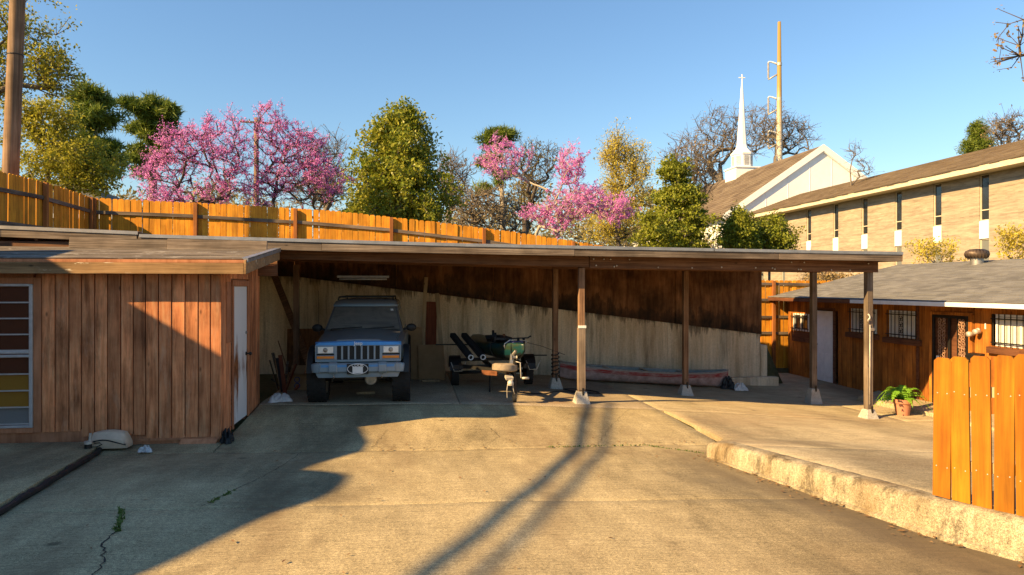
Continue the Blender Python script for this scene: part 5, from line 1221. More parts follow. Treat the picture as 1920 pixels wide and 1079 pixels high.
# budding branch reaching in from the right, off a tree outside the frame
b = (18.6, 9.8, -2.4); d = 15.0
tree("budding_tree", "budding twigs reaching into the top right corner", b, [(0,0,0), (0,0,4), (-.3,.2,7.5), rel(b, px(2010), H(80,d), d)], [shell(b,1868,1925,25,140,d,2,.4), (*rel(b, px(2080), H(30,d), d), 2.2, 1.5, 2.2, 2)], 26, 'bud', 5, .09, .075, 'bark_dark', .12, .007, 71, seg=.4, wander=.3, twigs=2, group='bare trees')
# tree line far behind
def woods():
    rng = np.random.default_rng(5); c = []
    while len(c) < 4200:
        x = rng.uniform(-1.0, .75); dd = rng.uniform(58, 95); u, v = plan(x, dd)
        k = .118 + .022*math.sin(x*11+.6) + .014*math.sin(x*29+1) + .010*math.sin(x*67); top = k*dd
        if x > .22: top *= .72
        z = -1 + (top+1)*rng.random()**.75
        if rng.random() < (1.15 - .75*(z+1)/(top+1)): c.append((u, v, z))
    me = leaves_mesh("woods", rng, np.array(c), 30, 1.5, .55, leafmat('far_wood', [(.11,.085,.045), (.20,.15,.075), (.22,.20,.07), (.30,.23,.13), (.16,.17,.05)], .3, clump=.16), .35); o = bpy.data.objects.new("far_woods", me); COL.objects.link(o); tag(o, "far line of brown and green woods behind the nearer trees", "woods", None, "stuff")
woods()
# ------------------------------------------------------------------ pickup-high off-roader in the left bay
def dusty(name, paint, dust, lo=.25, hi=.85, rough=.45):
    t = NT(name); ge = t.n.new("ShaderNodeNewGeometry"); n = t.sep(ge.outputs['Normal']); v = t.coords((1,1,1))
    f = t.math('ADD', n[2], t.math('MULTIPLY', t.math('SUBTRACT', t.noise(v, 3, 6, .7), .5), .7))
    fac = t.ramp(f, [(lo, .06), (hi, .93)]); t.col(t.mix(fac, paint, dust)); t.set(t.ramp(f, [(lo, rough*.7), (hi, .85)]), 0, .5); t.b.inputs['Coat Weight'].default_value = .5; return t.m
M['paint'] = dusty('blue_paint', (.075,.15,.21), (.115,.10,.085), -.15, .6); M['paint_grey'] = dusty('blue_grey_trim', (.19,.27,.33), (.22,.21,.19), .5, 1.1, .5)
M['bright_blue'] = plain('clean_blue_paint', (.07,.27,.56), .3, 0, .6, .2, 6)
def dusty_glass():
    t = NT('dusty_windscreen'); v = t.coords((1.6, 3, 2.6)); f = t.ramp(t.noise(v, 1.2, 6, .6, 1.2), [(.35, .35), (.65, .95)])
    t.col(t.mix(f, (.05,.048,.045), (.21,.185,.15))); return t.set(.45, 0, .5)
M['windscreen'] = dusty_glass(); M['lens'] = plain('lamp_lens', (.88,.85,.76), .12, .0, .8, .15, 30); M['amber'] = plain('amber_lens', (.75,.22,.02), .25, 0, .6, .15, 20)
def wheel_meshes(r, w, tan=False):
    ty = MB(); n = 40; prof = []
    for (a, b) in ((.60, -.46), (.80, -.50), (.92, -.49), (.975, -.42), (.985, -.2), (.985, .2), (.975, .42), (.92, .49), (.80, .50), (.60, .46)): prof.append((a*r, b*w))
    ty.lathe(prof, n, (0,0,0), 'x', closed=True)
    lugs = 26
    for k in range(lugs):
        for (sx, ph, ln) in ((-.36, 0, .26), (.36, .5, .26), (-.12, .25, .16), (.13, .75, .16)):
            a = 2*math.pi*(k+ph)/lugs; c = Vector((sx*w, math.cos(a)*r*.99, math.sin(a)*r*.99)); ty.obox(c, (ln*w, r*.032, r*.155), (a, 0, 0) if True else 0)
    rim = MB(); rim.lathe([(0,.30*w),(.18*r,.34*w),(.2*r,.25*w),(.5*r,.18*w),(.56*r,.42*w),(.61*r,.46*w),(.61*r,-.46*w),(.55*r,-.42*w),(.5*r,-.1*w),(0,-.1*w)], 28, (0,0,0), 'x')
    return ty, rim
def offroader():
    u0, v0 = -.965, 12.16; g = GD(u0, v0+.55)+.012
    root = thing("off_road_car", "dusty lifted blue off-road car parked nose out under the carport", "car", (u0, v0, g)); root.scale = (.965, 1, 1)
    def P(name, mb, mat, parent=None, **k): return mb.build(name, mat, parent or root, **k)
    # body: lofted along its length
    def sec(y, w, zb, zt, cr=.03, sh=.07):
        zm = zb + (zt-zb)*.62
        return [(-w+.03, y, zb), (-w, y, zb+.05), (-w-.012, y, zm), (-w+.012, y, zt-sh), (-w+.10, y, zt), (-w*.45, y, zt+cr*.7), (0, y, zt+cr), (w*.45, y, zt+cr*.7), (w-.10, y, zt), (w-.012, y, zt-sh), (w+.012, y, zm), (w, y, zb+.05), (w-.03, y, zb)]
    mb = MB(); mb.loft([sec(.17,.735,.74,1.045,.015), sec(.22,.755,.72,1.085,.02), sec(.6,.80,.72,1.125,.03), sec(1.0,.82,.72,1.16,.035), sec(1.42,.83,.62,1.205,.03), sec(2.2,.85,.62,1.22,.0), sec(3.2,.855,.62,1.22,.0), sec(4.05,.84,.64,1.20,.0), sec(4.15,.80,.70,1.15,.0)])
    body = P("body", mb, [M['paint']], smooth=True, angle=35)
    # hood: a separate panel with a raised centre
    mb = MB(); r = []
    for (y, z) in ((.20,1.095),(.26,1.118),(.7,1.155),(1.15,1.195),(1.40,1.222)):
        w = .66 + .06*(y-.2); r.append([(-w,y,z-.02),(-w,y,z),(-w*.62,y,z+.014),(-w*.55,y,z+.034),(0,y,z+.042),(w*.55,y,z+.034),(w*.62,y,z+.014),(w,y,z),(w,y,z-.02)])
    mb.loft(r); hood = P("hood", mb, [M['paint']], smooth=True, angle=30)
    # greenhouse
    bz, tz = 1.215, 1.66
    base = [(-.765,1.33),(.765,1.33),(.80,4.05),(-.80,4.05)]; top = [(-.645,1.98),(.645,1.98),(.665,3.92),(-.665,3.92)]
    mb = MB(); mb.hexa([(x,y,bz-.04) for x,y in base] + [(x,y,tz) for x,y in top]); P("cabin", mb, [M['paint']])
    mb = MB(); rr = lambda k, z, f: [(x*k, 2.95+(y-2.95)*f, z) for x, y in [(-.645,1.98),(-.5,1.95),(.5,1.95),(.645,1.98),(.665,3.92),(.5,3.95),(-.5,3.95),(-.665,3.92)]]
    mb.loft([rr(1.0,1.662,1.0), rr(1.01,1.70,1.005), rr(.95,1.765,.97), rr(.82,1.80,.88), rr(.5,1.815,.6)]); P("roof", mb, [M['paint']], smooth=True, angle=40)
    def onface(a, b, s, t, off):   # point on the windscreen plane
        lo = Vector((a, 1.33, bz)); hi = Vector((b, 1.98, tz)); p = lo.lerp(hi, t); n = Vector((0, -(tz-bz), (1.98-1.33))).normalized(); return p + n*off
    ws = []
    for off in (.004, .010): ws += [onface(-.71,-.60,0,.05,off), onface(.71,.60,0,.05,off), onface(.71,.60,0,.95,off), onface(-.71,-.60,0,.95,off)]
    wsc = P("windscreen", MB().hexa(ws), [M['windscreen']])
    mb = MB(); mb.hexa([onface(.58,.50,0,.80,.012), onface(.635,.555,0,.80,.012), onface(.63,.55,0,.88,.012), onface(.575,.495,0,.88,.012)] + [onface(.58,.50,0,.80,.014), onface(.635,.555,0,.80,.014), onface(.63,.55,0,.88,.014), onface(.575,.495,0,.88,.014)]); mb.build("sticker", M['pvc'], wsc)
    for (xa, xb) in ((-.62, -.03), (.02, .60)):
        mb = MB(); p = onface(xa, xa, 0, .03, .03); q = onface(xb, xb, 0, .10, .03); mb.tube([p, q], .009, 6); mb.bar(p + Vector((0,-.02,-.03)), p, .015, .015); P("wiper", mb, [M['black']])
    for s in (-1, 1):
        for (ya, yb) in ((1.62, 2.45), (2.52, 3.25), (3.32, 3.95)):
            lo = lambda y: Vector((s*(.765+.035*(y-1.33)/2.72+.006), y, bz+.02)); hi = lambda y: Vector((s*(.645+.02*(y-1.98)/1.94+.010), max(y, 2.04), tz-.05))
            mb = MB(); mb.add([lo(ya), lo(yb), hi(yb), hi(ya)], [(0,1,2,3)]); P("side_window", mb, [M['glass_dark']])
        mb = MB(); mb.lathe([(0,.0),(.06,.0),(.085,.02),(.09,.07),(.07,.10),(0,.105)], 14, (0,0,0), 'y'); mr = P("side_mirror", mb, [M['black']], smooth=True, loc=(s*.935, 1.62, 1.255)); mr.scale = (1.18, 1, .85)
        mb = MB(); mb.bar((s*.78,1.68,1.22), (s*.90,1.66,1.25), .05, .04); mb.build("mirror_arm", M['black'], root)
    # roof rack
    rk = MB()
    for s in (-1, 1):
        rk.tube([(s*.56,2.0,1.80),(s*.55,2.08,1.845),(s*.55,3.75,1.85),(s*.56,3.85,1.80)], .016, 6)
    for y in (2.15, 2.75, 3.4): rk.tube([(-.55,y,1.852),(.55,y,1.852)], .014, 6)
    P("roof_rack", rk, [M['black']])
    # nose: header panel, lamps, grille
    mb = MB(); mb.loft([[(-.76,.13,1.035),(-.76,.20,1.03),(-.76,.20,1.095),(-.70,.145,1.085)], [(0,.10,1.04),(0,.19,1.03),(0,.19,1.115),(0,.12,1.10)], [(.76,.13,1.035),(.76,.20,1.03),(.76,.20,1.095),(.70,.145,1.085)]]); HP = P("header_panel", mb, [M['bright_blue']], smooth=True, angle=30)
    text_mesh("lettering", "Jeep", .088, M['pvc'], HP, (0, .099, 1.073), (R(80), 0, 0), .003, .0012)
    mb = MB(); mb.box(-.74, .74, .155, .17, .77, 1.035); P("grille_back", mb, [M['black']])
    gr = MB(); x0, x1, za, zb = -.40, .40, .79, 1.03; nb = 7; pw = (x1-x0)/nb
    gr.box(-.755, .755, .118, .154, zb, zb+.012); gr.box(-.755, .755, .118, .154, za-.035, za)
    for s in (-1, 1): gr.box(min(s*.755, s*.735), max(s*.755, s*.735), .118, .153, za, zb)
    G = P("grille", gr, [M['paint_grey']], bevel=.004)
    for k in range(nb+1):
        x = x0 + k*pw; w = .016 if 0 < k < nb else .024
        mb = MB(); mb.hexa([(x-w,.108,za+.001),(x+w,.108,za+.001),(x+w,.150,za+.001),(x-w,.150,za+.001),(x-w,.112,zb-.001),(x+w,.112,zb-.001),(x+w,.150,zb-.001),(x-w,.150,zb-.001)]); mb.build("grille_bar", M['paint_grey'], G, bevel=.004)
    for s in (-1, 1):
        c = s*.575; mb = MB(); mb.box(c-.155, c+.155, .120, .150, .895, 1.028); mb.box(c-.155, c+.155, .120, .150, .792, .868); bz_ = P("lamp_bezel", mb, [M['paint_grey']], bevel=.006)
        mb = MB(); mb.loft([[(c-.135,.119,.905),(c+.135,.119,.905),(c+.135,.119,1.018),(c-.135,.119,1.018)], [(c-.125,.108,.912),(c+.125,.108,.912),(c+.125,.108,1.012),(c-.125,.108,1.012)]]); hl = P("headlight", mb, [M['lens']])
        MB().lathe([(0,.1065),(.038,.1065),(.04,.104),(.02,.1005),(0,.100)], 18, (c,0,.962), 'y').build("bulb", M['steel'], hl, smooth=True)
        mb = MB(); mb.box(c-.15, c+.15, .106, .119, .812, .858); P("turn_signal", mb, [M['amber']], bevel=.004)
    # bumper with end caps, guards and valance
    bm_ = MB(); pr = [(.02,.575),(-.01,.60),(-.01,.715),(.02,.74),(.10,.74),(.10,.575)]
    bm_.prism([(y, z) for y, z in pr], -.66, .66, 'x'); BP = P("bumper", bm_, [M['paint_grey']], bevel=.006)
    mb = MB(); mb.box(-.64, .64, -.013, .015, .675, .714); mb.build("bumper_trim", M['bright_blue'], BP)
    for s in (-1, 1):
        mb = MB(); r = []
        for (x, y, k) in ((.662,-.0,1),(.74,.0,1),(.80,.05,.98),(.845,.16,.95),(.86,.34,.90)):
            r.append([(s*x,y,.585-.05*(1-k)),(s*x,y-.012,.62),(s*x,y-.012,.72*k+.01),(s*x,y+.02,.745*k),(s*x*.97,y+.10,.745*k),(s*x*.97,y+.10,.585)])
        mb.loft(r); mb.build("end_cap", M['paint_grey'], BP, smooth=True, angle=45)
        mb = MB(); c = s*.43; mb.hexa([(c-.075,-.05,.60),(c+.075,-.05,.60),(c+.08,.0,.56),(c-.08,.0,.56),(c-.07,-.05,.725),(c+.07,-.05,.725),(c+.075,.03,.765),(c-.075,.03,.765)]); mb.build("bumper_guard", M['paint_grey'], BP, bevel=.014)
        mb = MB(); mb.tube([(s*.42,.06,.50),(s*.42,.0,.49),(s*.42,-.02,.515),(s*.42,0,.545)], .013, 6); mb.build("tow_hook", M['steel'], BP, smooth=True)
    mb = MB(); mb.loft([[(-.70,.05,.49),(-.70,.09,.49),(-.74,.11,.575),(-.74,.04,.575)], [(.70,.05,.49),(.70,.09,.49),(.74,.11,.575),(.74,.04,.575)]]); mb.build("valance", M['paint_grey'], BP, bevel=.006)
    # number plate with an oval frame
    mb = MB(); mb.box(-.19, .19, -.028, -.016, .555, .735); PL = P("number_plate", mb, [M['black']], bevel=.004)
    mb = MB(); pts = [(.178*math.cos(R(15*k)), -.031, .645+.088*math.sin(R(15*k))) for k in range(25)]; mb.tube(pts, .006, 6); mb.build("oval_frame", M['pvc'], PL)
    mb = MB(); mb.box(-.09, .09, -.033, -.029, .572, .682); mb.build("white_sheet", M['pvc'], PL)
    text_mesh("lettering", "COOK", .07, M['pvc'], PL, (0, -.034, .703), (R(90), 0, 0), .002, .001)
    # fender flares, wheels, axle
    ty, rim = wheel_meshes(.415, .33); tm = ty.mesh("tyre", [M['rubber']]); rm = rim.mesh("rim", [M['steel']], True)
    for (y, sgn) in ((.60, 1), (.60, -1), (3.18, 1), (3.18, -1)):
        mb = MB(); r = []
        for k in range(13):
            a = R(8 + 164*k/12); c, s_ = math.cos(a), math.sin(a)
            r.append([(sgn*q, y + rr_*c, .50 + rr_*s_*.93) for (q, rr_) in ((.80,.50),(.90,.50),(.915,.515),(.90,.545),(.80,.56))])
        mb.loft(r); P("fender_flare", mb, [M['black']], smooth=True, angle=40)
        W = inst("wheel", rm, root, (sgn*.755, y, .405), (0, 0, 0 if sgn > 0 else math.pi)); W.name = "wheel"
        inst("tyre", tm, W, (0,0,0), (R(7*sgn), 0, 0))
    un = MB(); un.tube([(-.7,.6,.41),(.7,.6,.41)], .045, 10); un.lathe([(0,-.13),(.09,-.11),(.125,-.02),(.125,.04),(.08,.14),(0,.16)], 16, (.20,.6,.41), 'y'); un.tube([(-.62,.42,.47),(.45,.42,.50)], .02, 8)
    for s in (-1, 1): un.tube([(s*.52,.55,.35),(s*.50,.62,.95)], .035, 8); un.bar((s*.42,.1,.60),(s*.45,4.0,.58),.08,.12)
    P("front_axle", un, [M['iron']], smooth=False)
    mb = MB(); mb.lathe([(0,-.02),(.10,-.018),(.118,0),(.1,.02),(0,.02)], 18, (.20,.46,.41), 'y'); P("differential_cover", mb, [M['steel']], smooth=True, angle=40)
    mb = MB(); mb.box(-.62, .62, .2, 3.9, .56, .72); P("underbody", mb, [M['black']])
    mb = MB(); mb.tube([(-.80,.95,1.16),(-.815,1.0,1.5),(-.82,1.03,1.98)], [.006,.004,.003], 6); P("antenna", mb, [M['black']])
offroader()

# ------------------------------------------------------------------ trailer, kayak, canoe
def trailer():
    g = GD(1.6, 14)+.01; root = thing("boat_trailer", "dark boat trailer with padded bunks and a spare wheel on its tongue", "trailer", (1.55, 14.8, g)); B = Vector((1.55, 14.8, g))
    def P(name, mb, mat, parent=None, **k):
        o = mb.build(name, mat, parent or root, **k)
        return o
    L = lambda u, v, z: (u-B.x, v-B.y, z)       # z above the floor
    f = MB()
    f.bar(L(1.83,12.72,.52), L(1.55,14.2,.50), .08, .08); f.bar(L(1.55,14.2,.50), L(1.55,16.6,.48), .07, .07)
    f.bar(L(.78,14.15,.50), L(2.35,14.35,.50), .05, .07); f.bar(L(.78,15.6,.50), L(2.35,15.7,.50), .05, .07)
    f.bar(L(.98,14.15,.52), L(1.72,13.2,.52), .05, .07); f.bar(L(2.2,14.3,.52), L(1.78,13.2,.52), .05, .07)
    for u in (.95, 2.25): f.bar(L(u,14.1,.50), L(u,16.4,.48), .05, .07)
    P("frame", f, [M['iron']])
    P("axle", MB().tube([L(.80,15.0,.29), L(2.5,15.1,.29)], .035, 8), [M['iron']], smooth=True)
    ty, rim = wheel_meshes(.29, .16); tm = ty.mesh("tyre", [M['rubber']]); rm = rim.mesh("rim", [M['rust']], True)
    for u, v in ((.86, 15.0), (2.48, 15.1)):
        W = inst("wheel", rm, root, L(u, v, .285), (0,0,0)); W.name = "wheel"; inst("tyre", tm, W, (0,0,0))
        mb = MB(); r = []
        for k in range(9):
            a = R(10+160*k/8); r.append([(q, .34*math.cos(a), .34*math.sin(a)+.02) for q in (-.12, .12)] + [(q, .325*math.cos(a), .325*math.sin(a)+.02) for q in (.12, -.12)])
        mb.loft(r); P("mudguard", mb, [M['iron']], loc=L(u, v, .30))
        P("fender_stay", MB().tube([L(u-.10,v-.34,.55), L(u-.03,v-.36,.36), L(u+.13,v-.36,.36), L(u+.22,v-.34,.56)], .010, 6), [M['steel_pale']], smooth=True)
    # guide bunks: dark padded boards ending in white pipe
    for (u, v) in ((1.13, 14.15), (1.38, 14.15)):
        a, b = Vector(L(u, v, .70)), Vector(L(u-.30, v+1.2, 1.08)); mb = MB(); mb.bar(a, b, .13, .10); k = P("bunk", mb, [M['rubber']], bevel=.02)
        d = (a-b).normalized(); q = a + d*.004; prof = MB(); prof.lathe([(.040,0),(.055,0),(.055,-.05),(.040,-.05)], 18, (0,0,0), 'y', closed=True)
        o = prof.build("pipe_end", M['pvc'], k, loc=q, smooth=True, angle=30); o.rotation_euler = (R(0), 0, R(10))
    P("cross_rod", MB().tube([L(.45,15.2,.88), L(2.0,15.25,.86)], .014, 6).tube([L(1.9,15.3,.62), L(2.95,15.35,.60)], .014, 6), [M['iron']])
    P("support_stand", MB().tube([L(1.52,13.9,.5), L(1.50,13.9,.02)], .022, 8), [M['iron']])
    P("tail_board", MB().obox(L(1.45,13.45,.46), (.34,.03,.09), (0,0,R(-35))), [M['rust']])
    # tongue: coupler, jack, winch post, crank
    tg = MB(); tg.bar(L(1.80,12.86,.50), L(1.74,12.56,.40), .10, .10, w2=.06, h2=.06); tg.lathe([(0,-.05),(.055,-.045),(.06,.0),(.04,.045),(0,.05)], 14, L(1.735,12.52,.385)); tg.obox(L(1.72,12.62,.47), (.14,.12,.05), (R(20),0,R(8)))
    tg.tube([L(1.70,12.60,.42), L(1.675,12.58,.25), L(1.68,12.59,.10)], .008, 6); tg.tube([L(1.77,12.6,.40), L(1.80,12.58,.22), L(1.83,12.62,.16)], .007, 6)
    P("coupler", tg, [M['steel_pale']], bevel=.004)
    jk = MB(); jk.tube([L(1.83,12.68,.78), L(1.83,12.68,.10)], .030, 10); jk.tube([L(1.83,12.68,.3), L(1.83,12.68,.06)], .022, 8); J = P("jack", jk, [M['iron']], smooth=True, angle=40)
    MB().lathe([(.03,-.03),(.075,-.03),(.08,0),(.075,.03),(.03,.03)], 18, L(1.83,12.68,.08), 'x', closed=True).build("jack_wheel", M['rubber'], J, smooth=True, angle=40)
    MB().tube([L(1.83,12.67,.76), L(1.93,12.64,.74), L(1.94,12.63,.46), L(2.06,12.62,.455)], .011, 6).build("crank", M['steel_pale'], J, smooth=True)
    MB().tube([L(1.965,12.62,.455), L(2.09,12.62,.455)], .022, 8).build("crank_grip", M['steel_pale'], J, smooth=True)
    wp = MB(); wp.bar(L(1.80,13.0,.5), L(1.84,13.05,.86), .07, .05); wp.lathe([(0,-.05),(.05,-.05),(.03,-.03),(.03,.03),(.05,.05),(0,.05)], 12, L(1.87,13.0,.80), 'x'); wp.tube([L(1.85,13.0,.86), L(1.9,12.96,.93)], .03, 8); P("winch_post", wp, [M['steel']])
    st = MB(); st.lathe([(.125,-.055),(.19,-.072),(.232,-.05),(.238,0),(.232,.05),(.19,.072),(.125,.055)], 30, (0,0,0), 'z', closed=True); S = P("spare_tyre", st, [M['rubber_tan']], loc=L(1.66,12.78,.64), rot=(R(-4),R(3),0), smooth=True, angle=40)
    MB().lathe([(0,-.02),(.06,-.015),(.09,.02),(.125,.03),(.128,-.04),(.1,-.05),(0,-.05)], 24).build("rim", M['rust'], S, smooth=True, angle=40)
trailer()
def hull_rings(stations, prof):
    """stations: (y, half width, keel z, rim z); prof: (fraction across, fraction up)"""
    return [[(sx*w*a, y, k + (t-k)*b) for (sx, a, b) in prof] for (y, w, k, t) in stations]
def kayak():
    g = GD(2, 14)+.01; root = thing("kayak", "green and black fishing kayak strapped on the trailer with gear on deck", "kayak", (2.08, 13.12, g+.70), R(12)); root.scale = (1, 1, .66)
    t = NT('kayak_camo'); v = t.coords((1,1,1)); t.col(t.mix(t.ramp(t.noise(t.coords((2,.6,2)), 2.2, 4), [(.44, 0), (.56, 1)]), (.006,.040,.045), (.028,.040,.016))); mk = t.set(.38, 0, .5)
    low = plain('kayak_black', (.014,.02,.022), .4)
    half = [(0,0), (.25,.01), (.52,.08), (.74,.26), (.90,.50), (.98,.72), (1.0,.86), (.93,.96), (.70,1.0), (.35,1.0)]
    prof = [(1,a,b) for a,b in half] + [(-1,a,b) for a,b in reversed(half) if a > 0]
    st = [(0,.015,.36,.54), (.10,.05,.22,.55), (.30,.12,.09,.55), (.6,.22,.02,.53), (1.1,.35,-.02,.48), (1.7,.39,-.02,.46), (2.3,.36,-.02,.47), (2.8,.26,.0,.50), (3.1,.12,.06,.54), (3.2,.03,.16,.53)]
    mb = MB(); mb.loft(hull_rings(st, prof)); P_ = mb.build("hull", mk, root, smooth=True)
    mb = MB(); r = [[(w*a*s*1.006, y, k+(tp-k)*b - .003) for (s, a, b) in [(1,q[0],q[1]) for q in half[:4]][::-1] + [(-1,q[0],q[1]) for q in half[1:4]]] for (y,w,k,tp) in st[1:-1]]
    mb.loft(r, closed=False, cap=False); mb.build("keel_panel", low, root, smooth=True)
    mb = MB(); mb.box(-.20,.20,1.25,1.75,.46,.53); mb.obox((0,1.86,.56),(.36,.05,.16),(R(-30),0,0)); mb.build("seat", M['black'], root, bevel=.02)
    for (x, y, h, c) in ((-.27,.95,.30,'black'), (-.2,1.3,.34,'black'), (.22,.62,.16,'black'), (.06,.5,.18,'black'), (-.05,1.05,.24,'rust')):
        MB().tube([(x,y,.44),(x+.01,y,.44+h*.6),(x+.015,y+.03,.50+h)], [.022,.03,.026], 8).build("rod_holder", M[c], root, smooth=True)
    MB().tube([(-.26,.9,.60),(.0,.75,.63),(.30,.58,.66),(.36,.55,.72)], .02, 6).obox((-.2,.85,.62),(.22,.10,.06),(0,0,R(-25))).build("paddle", M['black'], root, smooth=False)
    MB().tube([(-.20,.55,.36),(-.22,.52,.50),(-.12,.48,.62),(-.05,.47,.61)], .012, 6).build("handle", M['pvc'], root, smooth=True)
    MB().tube([(.12,.58,.58),(.28,.62,.57)], .014, 6).tube([(.28,.62,.57),(.30,.62,.46)], .012, 6).build("rail", M['steel_pale'], root, smooth=True)
    MB().obox((.02,.55,.545),(.24,.22,.05),(0,0,.2)).build("pouch", plain('blue_cloth', (.05,.06,.22), .9), root, bevel=.012)
    MB().obox((-.05,1.1,.60),(.28,.3,.16),(.2,.1,.4)).build("bag", M['black'], root, bevel=.03)
    for y in (.35, 1.0):
        pts = [(w_*1.0, y, z) for w_, z in ((-.02,.06),(-.09,.12),(-.145,.30),(-.14,.50),(-.06,.562),(.06,.562),(.14,.50),(.145,.30),(.09,.12),(.02,.06))] if y < .5 else [(-.02,y,-.04),(-.28,y,.06),(-.365,y,.3),(-.33,y,.475),(0,y,.50),(.33,y,.475),(.365,y,.3),(.28,y,.06),(.02,y,-.04)]
        MB().tube(pts, .010, 5).build("strap", M['black'], root)
    MB().tube([(.34,.75,.50),(.7,.8,.36),(1.1,.9,.14),(1.35,1.1,.02)], .008, 5).build("tether", M['black'], root)
kayak()
def canoe():
    root = thing("canoe", "long grey canoe with a peeling red band lying against the retaining wall", "canoe", (3.5, 16.55, 0), R(1.2))
    t = NT('canoe_hull'); xyz = t.sep(t.tc.outputs['Object']); n1 = t.noise(t.coords((1.2, 3, 9)), 1.6, 7, .75); nz = t.noise(t.coords((1,1,1)), 6, 6, .7)
    band = t.n.new("ShaderNodeAttribute"); band.attribute_name = "band"
    worn = t.ramp(nz, [(.35, (.24,.16,.14)), (.6, (.44,.31,.28)), (.75, (.52,.42,.38))])
    f = t.math('MULTIPLY', t.ramp(band.outputs['Fac'], [(.60, 0), (.68, 1), (.90, 1), (.93, .0)]), t.ramp(n1, [(.40, .10), (.56, 1)]))
    c = t.mix(f, worn, (.30,.03,.028)); c = t.mix(t.ramp(band.outputs['Fac'], [(.92, 0), (.95, 1)]), c, (.34,.36,.34)); t.col(c); t.bump(nz, .2, .006); mh = t.set(.6)
    inner = plain('canoe_inside', (.26,.29,.28), .7, grime=.35, scale=5)
    n = 40; L = 4.35; mb = MB(); bandv = []; K = 9; rings = []; rin = []
    for i in range(n+1):
        s = i/n; x = L*s; w = .43*max(0.02, math.sin(math.pi*min(max(s*.98+.01, 0), 1)))**.62; e = abs(2*s-1)
        top = .335 + .11*e**3.2; keel = .02 + .16*max(0, e-.88)**1.3*6; gz_ = GU(3.5+x, 16.6) if 3.5+x > 4.5 else GD(3.5+x, 16.6); r = []; q = []
        for k in range(2*K+1):
            a = (k-K)/K; yy = w*math.copysign(abs(a)**.55 if abs(a) > 0 else 0, a); b = abs(a)**2.1
            r.append((x, yy, gz_ + .012 + keel + (top-keel)*b)); bandv.append(b); q.append((x, yy*.955, gz_ + .032 + keel + (top-.018-keel)*b))
        rings.append(r); rin.append(q)
    for r in rings: mb.v += r
    W = 2*K+1
    for i in range(n):
        for k in range(W-1): mb.f.append((i*W+k, i*W+k+1, (i+1)*W+k+1, (i+1)*W+k)); mb.m.append(0)
    me = mb.mesh("hull", [mh], True); at_ = me.attributes.new("band", 'FLOAT', 'POINT'); at_.data.foreach_set("value", bandv)
    inst("hull", me, root, (0,0,0))
    mi = MB()
    for r in rin: mi.v += r
    mi.f = list(mb.f); mi.m = list(mb.m); mi.build("lining", inner, root, smooth=True)
    for s in (0, W-1): MB().tube([Vector(r[s]) + Vector((0,0,.006)) for r in rings], .016, 6).build("gunwale", M['steel'], root, smooth=True)
    for i in (11, 20, 29): MB().bar(Vector(rings[i][0])+Vector((0,.01,-.01)), Vector(rings[i][-1])+Vector((0,-.01,-.01)), .06, .022).build("thwart", M['steel'], root)
canoe()

# ------------------------------------------------------------------ clutter under the carport
def cloth(name, label, cat, c, rx, ry, h, mat, seed, H_):
    """a crumpled sheet: a rumpled grid with sharp folds"""
    r2 = random.Random(seed); mb = MB(); n = 22; W = n+1; ph = [r2.uniform(0, 6.28) for _ in range(8)]
    for j in range(W):
        for i in range(W):
            a, b = 2*i/n-1, 2*j/n-1; e = max(abs(a), abs(b)); k = .72 + .2*math.sin(3*math.atan2(b, a)+ph[0]) + .1*math.sin(7*math.atan2(b, a)+ph[1])
            x, y = c[0]+rx*a*k + r2.uniform(-.008,.008), c[1]+ry*b*k + r2.uniform(-.008,.008)
            f = abs(math.sin(4.1*a+2.2*b+ph[2]))*.5 + abs(math.sin(6.3*b-3*a+ph[3]))*.35 + abs(math.sin(9*a+7*b+ph[4]))*.15
            mb.v.append((x, y, H_(x, y)+.014 + h*f*(1-e**3)))
    for j in range(n):
        for i in range(n): mb.f.append((j*W+i, j*W+i+1, (j+1)*W+i+1, (j+1)*W+i)); mb.m.append(0)
    return tag(mb.build(name, mat, smooth=True), label, cat)
cloth("crumpled_cloth", "heap of crumpled white rags by the shed's back corner", "cloth", (-2.36, 12.75), .24, .20, .16, M['rag'], 3, GD)
cloth("plastic_bag", "small white plastic bag lying on the drive before the shed", "bag", (-3.52, 9.75), .10, .07, .09, M['rag'], 5, lambda u, v: GD(u, v)+.01)
cloth("crumpled_sheet", "white and black sheet bunched at the canoe's bow", "cloth", (8.05, 16.35), .24, .18, .2, M['rag'], 8, GU)
cloth("dark_tarp", "black tarp bunched beside the canoe's bow", "tarp", (7.78, 16.5), .22, .16, .34, M['black'], 9, GU)
cloth("drain_sleeve", "black plastic sheet crumpled at the shed's front corner", "sheet", (-2.60, 10.16), .10, .13, .22, M['black'], 6, GD)
